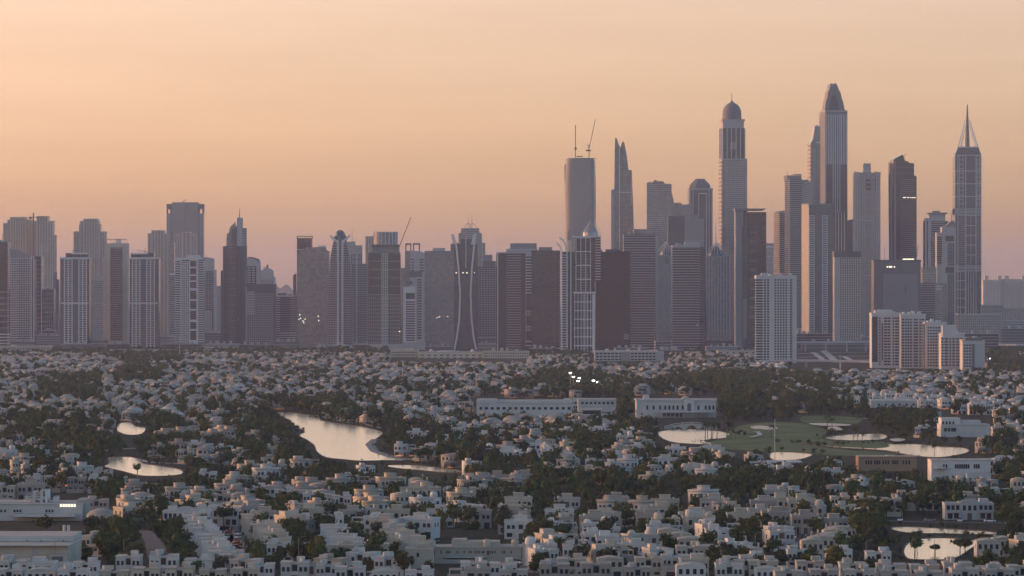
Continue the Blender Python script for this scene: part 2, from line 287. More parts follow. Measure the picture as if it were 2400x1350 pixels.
# ------------------------------------------------------------------ towers
class Tw:
    def __init__(s, name, label, p0, p1, D, depth=34, cat='tower', yaw=0, piv=None, group=None):
        s.c = (p0 + p1) / 2 if piv is None else piv; s.p0 = p0; s.p1 = p1; s.D = D; s.k = D / F; s.d = depth
        s.o = root(name, ((s.c - 1200) * s.k, D, 0), label, cat, group, R(yaw))
    def X(s, px): return (px - s.c) * s.k
    def Z(s, py): return 0 if py is None else max(0, H + (YH - py) * s.k)
    def box(s, part, p0, p1, t, b, m, y0=0, y1=None, kind=None):
        return MB().box(s.X(p0), s.X(p1), y0, s.d if y1 is None else y1, s.Z(b), s.Z(t)).build(part, m, s.o, kind)
    def prism(s, part, pts, m, y0=0, y1=None):
        return MB().prism([(s.X(a), s.Z(b)) for a, b in pts], y0, s.d if y1 is None else y1).build(part, m, s.o)
    def slabs(s, p0, p1, t, b, m, step=3.7, th=1.1, out=.5, y0=0, y1=None, each=True, part='floor_slab'):
        y1 = s.d if y1 is None else y1; z0, z1 = s.Z(b), s.Z(t); n = max(1, int((z1 - z0) / step)); st = (z1 - z0) / n
        zs = [z0 + st * (i + 1) - th for i in range(n)]
        if each:
            me = MB().box(s.X(p0) - out, s.X(p1) + out, y0 - out, y1 + out, 0, th).mesh(part, m)
            for z in zs: link(part, me, s.o, None, (0, 0, z))
        else:
            mb = MB()
            for z in zs: mb.box(s.X(p0) - out, s.X(p1) + out, y0 - out, y1 + out, z, z + th)
            mb.build('floor_line', m, s.o, 'stuff')
    def fins(s, p0, p1, t, b, m, n, wd=.8, out=.7, y0=0, sides=True, part='fin', each=False):
        x0, x1 = s.X(p0), s.X(p1); z0, z1 = s.Z(b), s.Z(t); mb = MB()
        xs = [x0 + (x1 - x0) * i / max(1, n - 1) for i in range(n)] if n > 1 else [(x0 + x1) / 2]
        if each:
            me = MB().box(-wd / 2, wd / 2, y0 - out, y0 + .3, z0, z1).mesh(part, m)
            for x in xs: link(part, me, s.o, None, (x, 0, 0))
        else:
            for x in xs: mb.box(x - wd / 2, x + wd / 2, y0 - out, y0 + .3, z0, z1)
        if sides:
            k = max(2, int(s.d / 6))
            for i in range(k):
                y = y0 + (s.d - y0) * (i + .5) / k
                mb.box(x0 - out, x0 + .3, y - wd / 2, y + wd / 2, z0, z1); mb.box(x1 - .3, x1 + out, y - wd / 2, y + wd / 2, z0, z1)
        if mb.v: mb.build('side_' + part if each else part, m, s.o, 'stuff')
    def lattice(s, p0, p1, t, b, m, n, step=3.7, th=1.2, wd=1.0, out=.5, y0=0, sides=False, each=False):
        s.fins(p0, p1, t, b, m, n, wd, out + .06, y0, sides, 'mullion'); s.slabs(p0, p1, t, b, m, step, th, out, y0, y0 + 1 if not sides else None, each)
    def lathe(s, part, cx, prof, m, n=16, cy=None, sx=1, sy=1):
        return MB().lathe([(r * s.k, s.Z(y)) for r, y in prof], s.X(cx), s.d / 2 if cy is None else cy, n, sx, sy).build(part, m, s.o)
    def bar(s, part, a, b, r, m, y=None, r2=None):
        y = s.d / 2 if y is None else y
        return MB().bar((s.X(a[0]), y, s.Z(a[1])), (s.X(b[0]), y, s.Z(b[1])), r, r2, 6).build(part, m, s.o)
    def arc(s, part, pts, r, m, y=0):
        return MB().path([(s.X(a), y, s.Z(b)) for a, b in pts], r, 6).build(part, m, s.o)
    def lit(s, rects, y=-.9, m='lit'):
        for a, b, wd, ht in rects: MB().box(s.X(a), s.X(a + wd), y, y + .3, s.Z(b + ht), s.Z(b)).build('lit_window', m, s.o)
    def panels(s, p0, p1, rows, m, y=-.7, part='panel'):
        for t, b in rows: MB().box(s.X(p0), s.X(p1), y, y + .5, s.Z(b), s.Z(t)).build(part, m, s.o)
    def roofbits(s, p0, p1, t, seed=1, m='concrete'):
        r = random.Random(seed)
        for i in range(4):
            a = p0 + (p1 - p0) * (.1 + .2 * i + r.random() * .06); wd = 3 + r.random() * 6
            MB().box(s.X(a), s.X(a + wd), s.d * .3, s.d * .7, s.Z(t), s.Z(t) + 2 + 3 * r.random()).build('roof_plant', m, s.o)

def ribbed(label, D, steps, ribs=9, m='beige_concrete', gm='grey_glass', grp=None, depth=36, base=None, band=True):
    """stepped residential tower: steps = (p0,p1,top) from the widest to the narrowest, vertical piers with windows between"""
    p0 = min(a for a, b, c in steps); p1 = max(b for a, b, c in steps); T = Tw('residential_tower', label, p0, p1, D, depth, 'tower', group=grp)
    prev = base
    for i, (a, b, t) in enumerate(steps):
        y0 = -1.2 * i; bt = prev if i == 0 else None
        T.box('wall', a, b, t, None, m if gm is None else gm, y0, T.d - 2 * i)
        T.box('parapet', a - .8, b + .8, t - 1.5, t + 1.5, m, y0 - 1.1, T.d - 2 * i + 1)
        T.fins(a + .5, b - .5, t, None, m, max(3, int((b - a) / 5)), 1.8, .8, y0, i == 0)
        if band: T.slabs(a, b, t, None, m, 3.7, 1.0, .45, y0, T.d - 2 * i, False)
    return T

# --- far left
T = Tw('office_tower', 'dark glass slab tower cut by the left edge of the photo', -30, 20, 7200, 40)
T.box('wall', -30, 20, 568, None, 'glass'); T.slabs(-30, 20, 684, 782, 'white_paint', 9.5, .7, .4); T.slabs(-30, 24, 782, None, 'white_paint', 4.2, 2, 2.5)
T.fins(19, 19, 568, None, 'white_paint', 1, 1.2, .9, part='edge_fin', sides=False); T.roofbits(-10, 15, 568); T.bar('antenna', (3, 568), (3, 545), .4, 'dark_steel')
T = Tw('residential_tower', 'balcony tower with sloping roofline, second from the left edge', 22, 81, 7180, 36)
T.box('wall', 24, 80, 606, None, 'glass'); T.prism('roof_screen', [(22, 584), (40, 586), (72, 600), (72, 606), (24, 606)], 'grey_panel', 2, 30)
T.lattice(27, 70, 606, None, 'white_paint', 9, 3.7, .8, .5, .4); T.slabs(25, 42, 606, None, 'white_paint', 3.7, 1.3, 1.2, -1.0, 4)
T.fins(73, 79, 600, None, 'white_paint', 2, 1.6, 1.2, part='edge_fin', sides=False, each=True)
T = ribbed('broad ribbed beige tower with stepped top at far left, behind the sloping roof', 8300, [(8, 82, 524), (18, 74, 516), (25, 60, 510)], grp='stepped beige beachfront towers')
T = ribbed('ribbed beige tower under a horizontal crane, just right of the broad one', 8260, [(78, 128, 552), (79, 124, 519), (87, 112, 508)], grp='stepped beige beachfront towers')
T = Tw('tower_crane', 'dark tower crane with level jib above the leftmost ribbed towers', 66, 104, 8230, 4, 'crane')
T.bar('mast', (78, 800), (78, 499), 1.3, 'dark_steel'); T.bar('jib', (67, 510), (103, 507), .8, 'dark_steel'); T.box('counterweight', 68, 74, 508, 513, 'dark_steel', 0, 3)
T = Tw('office_tower', 'dark slender tower with thin floor lines in front of ribbed towers', 81, 126, 7500, 30)
T.box('wall', 81, 98, 600, None, 'glass'); T.box('lower_block', 98, 126, 678, None, 'glass', -1); T.slabs(81, 98, 600, None, 'concrete', 7.4, .5, .3, each=False); T.lattice(98, 126, 678, None, 'concrete', 7, 7.4, .5, .4, .3, -1)
T.fins(97, 97, 570, None, 'white_paint', 1, .9, .8, sides=False, part='edge_fin'); T.roofbits(100, 118, 678, 3, 'white_paint')
T = Tw('residential_tower', 'thin dark sliver tower beside a bright gap of sky', 125, 135, 7900, 30)
T.box('wall', 125, 130, 638, None, 'dark_concrete'); T.box('wing', 130, 135.5, 655, None, 'dark_concrete', 2); T.slabs(125, 130, 638, None, 'concrete', 3.7, .8, .3, each=False)
def twin(p0, lab, flip, D):
    T = Tw('residential_tower', lab, p0, p0 + 68, D, 34, group='twin dark towers with white window grids')
    q = (lambda a: p0 + a) if not flip else (lambda a: p0 + 68 - a)
    def bx(part, a, b, t, bt, m, y0=0, y1=None):
        a, b = sorted((q(a), q(b))); T.box(part, a, b, t, bt, m, y0, y1)
    bx('wall', 0, 68, 606, None, 'glass'); bx('dark_panel', 29, 43, 607, None, 'dark_concrete', -.5, 1); bx('dark_panel', 0, 9, 607, None, 'dark_concrete', -.4, 1)
    for a, b, n in ((10, 28, 3), (44, 62, 3)):
        a, b = sorted((q(a), q(b))); T.lattice(a, b, 608, None, 'white_paint', n, 3.7, 1.1, 1.5, .9)
    bx('cornice', -.5, 68.5, 603, 607, 'white_paint', -1.5, 35); bx('middle_band', 2, 66, 709, 712, 'white_paint', -1.5, 1)
    bx('roof_block', 12, 66, 593, 604, 'glass', 4, 28); bx('roof_block', 26, 64, 592, 596, 'white_paint', 3.5, 29)
    return T
T = twin(141, 'dark tower with two white window strips, left one of the twins', False, 7000); T.bar('roof_jib', (165, 587), (186, 588), .5, 'dark_steel')
T = ribbed('tall stepped beige tower with four setbacks, standing alone behind the left twin', 8300, [(173, 246, 544), (186, 234, 527), (189, 231, 519), (197, 228, 514)], grp='stepped beige beachfront towers')
T = Tw('residential_tower', 'grey banded tower half hidden between left twin and beige pier tower', 207, 242, 7600, 30)
T.box('wall', 209, 242, 656, None, 'grey_glass'); T.slabs(211, 240, 656, None, 'concrete', 3.7, 1.2, .6, each=False); T.box('side_wall', 207, 213, 665, None, 'dark_concrete', -.5); T.prism('roof_screen', [(212, 656), (238, 648), (238, 656)], 'concrete', 3, 20)
T = Tw('office_tower', 'tall slab with beige side piers and dark banded glass centre', 240, 300, 7100, 34)
T.box('wall', 248, 299, 570, None, 'beige_concrete'); T.box('glass_front', 258, 288, 580, None, 'glass', -.8, 2); T.slabs(258, 288, 582, None, 'concrete', 3.7, .7, .4, -.8, 1)
T.box('wing', 241, 249, 604, None, 'concrete', 4); T.slabs(241, 248, 604, None, 'white_paint', 3.7, 1, .3, 3.5, 20, False); T.fins(257, 289, 572, None, 'beige_concrete', 2, 2, 1.6, sides=False, part='pier')
T.fins(250, 297, 561, 570, 'steel', 9, .4, .2, 2, False, 'railing_post'); T.box('railing', 249, 298, 560, 561.5, 'steel', 2, 2.4); T.box('roof_plant', 270, 282, 560, 569, 'white_paint', 10, 18)
T = twin(304, 'dark tower with two white window strips, right one of the twins', True, 7000); T.bar('roof_jib', (318, 586), (345, 590), .5, 'dark_steel'); T.bar('mast', (338, 594), (338, 581), .5, 'dark_steel')
T = ribbed('narrow ribbed beige tower left of the tall grey twin-slab hotel', 8250, [(347, 392, 548), (356, 384, 541)], grp='stepped beige beachfront towers')
T = Tw('hotel_tower', 'tall pale grey hotel with open sky windows at both top corners', 390, 477, 8450, 30)
T.box('wall', 403, 434.4, 474, None, 'construction'); T.box('wall', 435.4, 464, 474, None, 'construction'); T.box('recess', 433, 437, 478, None, 'dark_concrete', 1.5, 20)
for a, b in ((390, 402), (465, 477)):
    T.box('side_wing', a, b, 500, None, 'grey_glass', 2, 26); T.box('top_frame', a, b, 478, 490, 'grey_panel', 2, 26)
    T.box('frame_post', a, a + 1.6, 490, 500, 'grey_panel', 2, 26); T.box('frame_post', b - 3.5, b, 490, 500, 'grey_panel', 2, 26)
    T.fins(a + 1, b - 1, 500, None, 'white_paint', 4, .5, .4, 2, False)
T.bar('roof_jib', (425, 473), (438, 466), .5, 'dark_steel')
T = ribbed('beige tower with small window grid in front of tall grey hotel', 8150, [(409, 460, 550), (428, 446, 545)], grp='stepped beige beachfront towers')
T = Tw('residential_tower', 'narrow greenish tower squeezed left of the big-square grid tower', 394, 412, 7700, 26)
T.box('wall', 395, 408, 567, None, 'grey_glass', 4); T.box('front_block', 400, 412, 643, None, 'green_glass', 0); T.slabs(400, 412, 643, None, 'white_paint', 3.7, .8, .3, 0, 20, False); T.box('parapet', 398, 413, 641, 645, 'white_paint', -1, 20)
T = Tw('residential_tower', 'white gridded tower with a column of big dark squares', 411, 477, 6900, 34)
T.box('wall', 411, 477, 604, None, 'glass'); T.lattice(424, 444, 612, None, 'white_paint', 5, 3.7, 1.1, 1.3, .6); T.slabs(411.5, 424, 610, None, 'white_paint', 3.7, 1.5, 1.4, -1.2, 3); T.slabs(465, 476.5, 612, None, 'white_paint', 3.7, 1.5, 1.4, -1.2, 3)
sq = [(611, 625), (629, 643), (647, 657), (661, 675), (681, 701), (705, 724), (728, 749), (755, 771), (775, 797)]
T.panels(446, 460, sq, 'glass', -1.2, 'big_window'); T.box('frame_wall', 444.5, 464.5, 607, None, 'white_paint', -.6, 1); T.box('cornice', 411, 477, 604, 609, 'white_paint', -1, 34); T.box('pier', 461, 464, 604, None, 'white_paint', -2, 1)
T.box('roof_block', 436, 468, 598, 605, 'white_paint', 6, 28); T.roofbits(430, 470, 604, 8)
T = Tw('residential_tower', 'grey balcony tower with shoulder setback right of big-square grid tower', 477, 505, 7700, 30)
T.prism('wall', [(478, 830), (478, 604), (484, 602), (500, 606), (500, 632), (505, 632), (505, 830)], 'concrete'); T.lattice(479, 499, 636, None, 'glass', 4, 3.7, 1.8, 1.2, .25); T.slabs(479, 495, 730, None, 'white_paint', 3.7, 1.2, .8, -1, 3, False)
T = Tw('apartment_block', 'plain hazy block low in the gap left of the spire tower', 504, 519, 9000, 30); T.box('wall', 504, 519, 670, None, 'grey_panel'); T.slabs(504, 519, 672, None, 'concrete', 3.7, 1, .3, each=False)
T = Tw('skyscraper', 'dark stepped tower topped by a thin spire, left of centre', 517, 577, 7000, 36)
T.box('wall', 529, 576, 577, None, 'dark_concrete', 2); T.box('front_wall', 523, 561, 577, None, 'glass', 0); T.box('side_wing', 517, 523, 634, None, 'dark_concrete', 3); T.fins(523.5, 560, 577, None, 'dark_concrete', 9, 1.4, 1.0, 0, True, each=True)
T.slabs(536, 552, 580, None, 'concrete', 3.7, .9, .4, -.2, 1, False); T.prism('crown', [(530, 577), (531, 548), (537, 545), (538, 533), (551, 520), (551, 577)], 'grey_glass', 4, 26)
T.prism('upper_wall', [(543, 577), (543, 537), (553, 530), (555, 577)], 'dark_concrete', 2, 22); T.box('shaft', 555, 568, 510, 577, 'concrete', 3, 16); T.box('upper_wing', 567, 575.5, 534, 640, 'concrete', 6, 28); T.slabs(567, 576, 536, 640, 'dark_concrete', 3.7, .9, .4, 6, 28, False)
T.bar('spire', (560.5, 511), (560.5, 488), .9, 'dark_steel', 9, .3); T.box('side_wing', 561, 577, 634, None, 'dark_concrete', 3); T.fins(562, 576, 634, None, 'concrete', 4, 1, .8, 3, False)
T = Tw('office_tower', 'pale tower with curved arched roof right of the spire tower', 575, 610, 7600, 30)
T.prism('wall', [(577, 830), (577, 605), (583, 603), (593, 604), (606, 609), (609, 615), (609, 830)], 'concrete'); T.prism('roof_rim', [(577, 606), (583, 602), (594, 603), (607, 608.5), (607, 612), (594, 606), (583, 605)], 'dark_concrete', -.6, 30); T.lattice(579, 599, 624, None, 'glass', 3, 4.2, 1.7, 2.2, .3)
T = Tw('office_tower', 'pale tower with sloped shoulders and stubby rooftop mast', 609, 645, 7600, 30)
T.prism('wall', [(610, 830), (610, 634), (618, 632), (622, 627), (632, 629), (639, 634), (640, 648), (644, 650), (644, 830)], 'concrete'); T.box('mast_base', 624.5, 628, 620, 629, 'dark_concrete', 10, 14); T.bar('jib', (614, 629), (626, 624), .5, 'dark_steel'); T.fins(613, 638, 655, None, 'grey_glass', 6, 1.6, .3)
T = Tw('apartment_block', 'brown-grey block with flat dark cap and balcony rows, below arched roof', 573, 646, 7000, 34)
T.box('wall', 573, 645, 668, None, 'dark_concrete'); T.box('cap', 572, 646, 666, 671, 'dark_concrete', -1.5, 35); T.lattice(580, 640, 688, None, 'concrete', 14, 3.7, .8, .6, .4); T.slabs(580, 595, 684, 740, 'white_paint', 3.7, 1.2, 1, -1, 3); T.fins(577, 577, 672, None, 'white_paint', 1, .9, .9, sides=False, part='edge_fin')
T = Tw('apartment_block', 'low banded block with darker centre left of plain grey slab', 641, 697, 7200, 34)
T.box('wall', 642, 697, 693, None, 'plum_glass'); T.slabs(642, 655, 693, 780, 'white_paint', 3.7, 1.2, .8, -1, 3); T.slabs(682, 697, 693, None, 'concrete', 3.7, 1.2, .8, -1, 3); T.slabs(655, 682, 700, None, 'concrete', 3.7, .5, .3, 0, 2, False); T.box('cornice', 641, 690, 692, 696, 'concrete', -1.5, 34); T.roofbits(645, 685, 693, 5, 'dark_concrete'); T.slabs(641, 690, 780, None, 'concrete', 3.7, 1.4, 3, -3, 10)
T = Tw('office_tower', 'dark glass tower with open roof frame behind plain grey slab', 687, 732, 7750, 30)
T.box('wall', 696, 731, 558, None, 'glass'); T.fins(696, 731, 553, 560, 'dark_concrete', 5, .8, .3, part='roof_frame_post', each=True); T.box('roof_frame', 695.5, 732, 553, 554.5, 'dark_concrete', -.5, 28); T.prism('side_wing', [(687, 830), (687, 645), (693, 641), (693, 830)], 'dark_concrete', -2, 28); T.box('parapet', 696, 732, 584, 586, 'concrete', -.5, 30)
T = Tw('office_tower', 'plain grey glass slab with rounded shoulders and few lit windows', 697, 772, 6900, 38)
T.prism('wall', [(697, 840), (697, 595), (701, 587), (715, 584), (718, 580), (763, 579), (766, 587), (771, 588), (771, 840)], 'grey_glass'); T.box('roof_block', 744, 763, 575.5, 581, 'white_paint', 10, 26); T.slabs(697.5, 770.5, 592, None, 'grey_panel', 7.4, .35, .15, each=True); T.fins(734, 752, 600, None, 'dark_concrete', 2, .4, .2, sides=False, part='joint')
T.lit([(702, 737, 2, 2), (704, 745, 2, 2), (709, 751, 2, 2), (711, 755, 2, 2), (745, 740, 2, 2.5), (746, 750, 2, 2.5), (700, 748, 2, 1.5), (714, 747, 2, 2)])
T = Tw('skyscraper', 'bullet-shaped banded tower with two white ribs and winged dome', 768, 828, 6800, 34)
pr = [(770, 840), (770, 700), (772, 640), (775, 600), (780, 572), (783, 562), (811, 562), (814, 580), (819, 610), (823, 650), (826, 700), (826, 840)]
T.prism('wall', pr, 'plum_glass', 2, 32)
def halfw(y):
    L_ = [(p[1], p[0]) for p in pr[1:6]][::-1]; Rr = [(p[1], p[0]) for p in pr[6:11]]
    return np.interp(y, [a for a, _ in L_], [b for _, b in L_]), np.interp(y, [a for a, _ in Rr], [b for _, b in Rr])
z = 0
n = int((T.Z(566)) / 3.7)
for i in range(n):
    zz = (i + 1) * 3.7; py = YH - (zz - H) / T.k; a, b = halfw(py)
    MB().box(T.X(a) - .6, T.X(b) + .6, 1.2, 32.8, zz - 1.2, zz).build('floor_slab', 'concrete', T.o)
T.fins(774, 786, 600, None, 'concrete', 4, .5, .3, 1.2, False); T.fins(808, 821, 600, None, 'concrete', 4, .5, .3, 1.2, False)
for a in (792, 802.5): T.box('white_rib', a - 2.3, a + 2.3, 562, None, 'white_paint', -1.2, 3)
T.lathe('dome', 796, [(15, 576), (15, 562), (14, 553), (11, 545), (7, 540.5), (2, 538.5)], 'green_glass', 18, 17)
T.prism('wing', [(771, 550), (781, 556), (790, 563), (794, 566), (794, 570), (786, 566), (778, 560)], 'white_paint', 0, 20); T.prism('wing', [(820, 550), (812, 555), (803, 564), (801, 568), (804, 571), (809, 564), (817, 557)], 'white_paint', 0, 20)
T.prism('canopy', [(764, 812), (796, 804), (828, 812), (828, 815), (796, 808), (764, 815)], 'white_paint', -9, 0)
for a, b in ((769, 775), (824, 818)): T.bar('canopy_leg', (a, 813), (b, 828), 1.0, 'white_paint', -8)
T = Tw('residential_tower', 'purple-grey gridded tower leaning against the bullet tower', 815, 862, 6980, 34)
T.box('wall', 822, 861, 618, None, 'plum_glass'); T.lattice(824, 860, 618, None, 'concrete', 9, 3.7, 1.0, .7, .5); T.box('upper_wall', 815, 848, 594, 620, 'concrete', 4, 26); T.lattice(824, 847, 596, 618, 'dark_concrete', 5, 6, 1.2, 1.5, .4, 4); T.box('top_block', 812, 832, 566, 596, 'concrete', 8, 22); T.box('top_block', 830, 848, 575, 596, 'concrete', 7, 24); T.slabs(830, 848, 576, 594, 'grey_panel', 3.7, 1, .3, 7, 24)
T.bar('antenna', (825, 590), (825, 537), .7, 'dark_steel', 10, .2); T.fins(836, 836, 594, None, 'white_paint', 1, 1.2, 1.3, sides=False, part='pier')
T = ribbed('thin beige strip tower behind the ring-topped office', 8050, [(857, 878, 555)])
T = Tw('office_tower', 'pale tower with drum-like ring top behind square dark-glass office', 874, 932, 7600, 40)
T.lathe('drum', 902.5, [(28, 600), (28, 546), (27.5, 543)], 'pale_glass', 20, 20, 1, .7); T.box('wall', 876, 931, 575, None, 'grey_panel', 4, 38)
for i in range(11):
    a = -math.pi + math.pi * i / 10; MB().box(-.5, .5, -.5, .5, T.Z(576), T.Z(543) + .4).build('ring_post', 'white_paint', T.o, None, (28.3 * T.k * math.cos(a), 20 + 28.3 * .7 * T.k * math.sin(a), 0))
T = Tw('office_tower', 'wide dark glass office with pale central grid strip and flat overhanging cap', 862, 941, 6700, 40)
T.prism('wall', [(863, 845), (863, 594), (867, 590), (936, 590), (938, 594), (941, 845)], 'green_glass'); T.box('recess', 873, 933, 576, 591, 'grey_panel', 3, 36); T.box('cap', 870, 936, 573, 577, 'dark_concrete', 0, 38)
T.slabs(864, 937, 592, 690, 'concrete', 11.1, .55, .3); T.slabs(864, 938, 690, None, 'concrete', 5.5, .55, .3); T.fins(866, 936, 690, None, 'concrete', 15, .35, .25, sides=False, part='mullion'); T.lattice(895, 908, 594, None, 'white_paint', 4, 3.7, .8, .7, .7)
T.lit([(935, 776, 3, 2)]); T.box('podium', 866, 945, 806, None, 'concrete', -6, 0)
T = Tw('tower_crane', 'luffing crane raised steeply behind the wide dark glass office', 930, 966, 7350, 4, 'crane')
T.bar('mast', (935, 808), (935, 578), .9, 'dark_steel'); T.bar('jib', (935, 580), (963, 509), .7, 'dark_steel'); T.box('counterweight', 931.5, 936, 574, 581, 'dark_steel', 0, 3)
T = Tw('residential_tower', 'narrow dark tower in the gap behind the raised crane', 936, 950, 7650, 26)
T.box('wall', 936, 950, 628, None, 'grey_glass'); T.slabs(936, 950, 628, None, 'concrete', 3.7, 1, .4, each=False)
T = Tw('office_tower', 'pale tower crowned by two open square frames', 947, 1000, 7500, 30)
T.box('wall', 949, 972, 588, None, 'grey_glass'); T.prism('wall', [(961, 830), (961, 590), (967, 587), (990, 590), (997, 596), (1000, 606), (1000, 830)], 'concrete', -1)
for a, b in ((950, 964), (968, 984)):
    T.box('roof_frame', a, b, 570, 573.5, 'dark_concrete', 2, 8); T.box('frame_post', a, a + 2.5, 573, 590, 'dark_concrete', 2, 8); T.box('frame_post', b - 2.5, b, 573, 590, 'dark_concrete', 2, 8)
T.slabs(964, 970, 607, 640, 'glass', 4.5, 1.8, .3, -1.2, 0); T.slabs(984, 993, 607, 640, 'glass', 4.5, 1.8, .3, -1.2, 0); T.box('dark_panel', 957, 990, 636, 650, 'dark_concrete', -1.6, 3)
T = Tw('residential_tower', 'white tower with broad dark window bands beside the plain grey slabs', 943, 994, 6700, 32)
T.box('wall', 945, 974, 672, None, 'white_paint'); T.box('upper_wall', 972, 993, 649, None, 'concrete', 1); T.box('core_panel', 953, 967, 659, 667, 'dark_concrete', -.3, 8)
T.panels(951, 972.5, [(686.5 + i * 5.6 + (14 if i > 0 else 0), 690 + i * 5.6 + (14 if i > 0 else 0)) for i in range(18)], 'glass', -.35, 'window_band'); T.panels(951, 972.5, [(687, 701)], 'glass', -.4, 'window_band')
T.panels(978, 988, [(654 + i * 6.2, 657.4 + i * 6.2) for i in range(23)], 'glass', .65, 'window_band'); T.box('podium', 943, 996, 802, None, 'concrete', -5, 30)
T = Tw('office_tower', 'plain pale grey office slab with a small roof box, centre of skyline', 995, 1067, 7000, 38)
T.box('wall', 995, 1066, 588, None, 'grey_glass'); T.box('roof_block', 1014, 1043, 581, 589, 'concrete', 8, 26); T.fins(1046, 1046, 588, 630, 'dark_concrete', 1, .6, .25, sides=False, part='joint'); T.fins(1030, 1046, 610, None, 'grey_panel', 2, .5, .25, sides=False, part='joint', each=True); T.slabs(995, 1066, 600, None, 'grey_panel', 11.1, .35, .15)
T.box('upper_edge', 997, 1064, 589, 596, 'grey_panel', -.2, 1); T.lit([(1023, 744, 2, 1.5), (1028, 742, 3, 1.5), (1048, 741, 2, 1.5)])
T = Tw('skyscraper', 'dark glass tower with two bowed white ribs and slanting fins on top', 1057, 1121, 6700, 34)
T.prism('wall', [(1064, 845), (1064, 572), (1080, 572), (1080, 560), (1106, 560), (1106, 572), (1119, 572), (1119, 845)], 'blue_glass', .5); T.slabs(1064.4, 1118.6, 580, None, 'dark_concrete', 3.7, .6, .2, .5, 30, False)
la = [(1068, 566), (1070, 580), (1075, 630), (1078.5, 690), (1076.5, 750), (1071, 790), (1065, 826)]; ra = [(1113, 566), (1111, 580), (1106, 630), (1103, 690), (1105.5, 750), (1110, 790), (1116, 826)]
T.arc('bowed_rib', la, 1.5, 'white_paint', -.5); T.arc('bowed_rib', ra, 1.5, 'white_paint', -.5); T.fins(1092, 1092, 557, 628, 'white_paint', 1, 1.3, .8, part='pier', sides=False)
T.prism('roof_fin', [(1057, 549), (1064, 549), (1070, 572), (1062, 572)], 'white_paint', 0, 9); T.prism('roof_fin', [(1109, 548), (1117, 547), (1113, 573), (1104, 573)], 'white_paint', 0, 9); T.box('roof_block', 1056, 1068, 571, 590, 'grey_panel', 4, 24)
T.lit([(1068, 638, 2.5, 2.5), (1084, 638, 2.5, 2.5), (1093, 638, 2.5, 2.5), (1111, 638, 2, 2)], y=-.1)
T = Tw('skyscraper', 'stepped pale tower with twin antennas and arched roof frame', 1068, 1138, 7900, 38)
for i, (a, b, t) in enumerate(((1069, 1137, 569), (1075, 1129, 546), (1081, 1123, 535))):
    T.box('wall', a, b, t, None, 'grey_glass', -i * .8, 38 - i); T.slabs(a, b, t, 640 if i == 2 else None, 'concrete', 3.7, 1.2, .5, -i * .8, 38 - i, i > 0)
for a in (1097, 1106): T.bar('antenna', (a, 535), (a, 502), .5, 'dark_steel', 15, .2)
for a, b in ((1090, 1104), (1100, 1115)): T.arc('roof_arch', [(a, 535), (a + 1, 528), ((a + b) / 2, 523), (b - 1, 528), (b, 535)], .5, 'steel', 12)
T.fins(1118, 1130, 570, None, 'white_paint', 2, .8, .8, sides=False)
T = Tw('residential_tower', 'gridded mid-rise stepping down right of the bowed-rib tower', 1118, 1165, 7000, 34)
T.box('wall', 1118, 1163, 626, None, 'plum_glass'); T.box('upper_wall', 1132, 1162, 612, 628, 'dark_concrete', 3, 26); T.box('roof_block', 1136, 1154, 597, 614, 'grey_panel', 6, 22); T.lattice(1122, 1162, 628, None, 'concrete', 7, 3.7, .8, .6, .4); T.box('parapet', 1117, 1164, 790, 792, 'concrete', -1.2, 3)
T = Tw('office_tower', 'dark tower with one white edge line and pale banded centre', 1161, 1233, 6500, 38)
T.box('wall', 1163, 1232, 594, None, 'plum_glass'); T.slabs(1188, 1220, 598, None, 'concrete', 3.72, 1.1, .5, 0, 1); T.fins(1166.5, 1166.5, 593, None, 'white_paint', 1, 1.6, 1.1, sides=False, part='edge_fin'); T.fins(1170, 1187, 598, None, 'dark_concrete', 6, .4, .3, sides=False); T.fins(1222, 1231, 598, None, 'dark_concrete', 4, .4, .3, sides=False); T.box('parapet', 1164, 1232, 591, 594.5, 'concrete', 2, 36)
T = Tw('office_tower', 'broad pale rooftop block rising behind the white-edged dark tower', 1185, 1262, 7100, 36)
T.box('wall', 1187, 1260, 583, None, 'concrete'); T.box('roof_block', 1196, 1258, 570, 584, 'grey_panel', 6, 30); T.slabs(1187, 1260, 590, 640, 'grey_panel', 3.7, 1.2, .4, each=False)
T = Tw('office_tower', 'dark grey-green glass slab with ladder of white balconies down its left edge', 1232, 1314, 6480, 38)
T.box('wall', 1246, 1313, 587, None, 'green_glass'); T.box('balcony_core', 1233, 1247, 600, None, 'glass', 3); T.slabs(1233, 1245, 592, 692, 'white_paint', 4.3, 1.3, .6, 1, 8); T.slabs(1233, 1245, 800, 818, 'white_paint', 4.3, 1, .6, 1, 8); T.box('roof_block', 1263, 1294, 579, 588, 'grey_panel', 8, 28); T.slabs(1246.4, 1312.6, 590, None, 'dark_concrete', 3.7, .5, .15); T.fins(1300, 1300, 588, None, 'dark_concrete', 1, .5, .3, sides=False, part='joint')
for y in (728, 764):
    for a, b, t, bt in ((1233, 1244, y, y + 1), (1233, 1244, y + 10, y + 11), (1233, 1234, y, y + 11), (1243, 1244, y, y + 11), (1238, 1239, y, y + 11)): T.box('window_frame', a, b, t, bt, 'white_paint', 2, 3)
T = Tw('residential_tower', 'white latticed tower with curved horns and ribbed pointed dome', 1308, 1409, 6250, 36)
T.box('wall', 1347, 1394, 556, None, 'glass'); T.box('wall', 1318, 1347, 590, None, 'glass', 3); T.box('wall', 1393, 1408, 556, 660, 'glass', 3)
T.slabs(1313, 1330, 597, None, 'white_paint', 3.7, 1.0, .6, 1, 14); T.slabs(1396, 1407, 560, 660, 'white_paint', 3.7, 1.0, .6, 1, 14)
for a, t in ((1317, 590), (1329, 577), (1338, 563)): T.fins(a, a, t, None, 'white_paint', 1, 1.5, 2.0, 3, False, 'edge_fin')
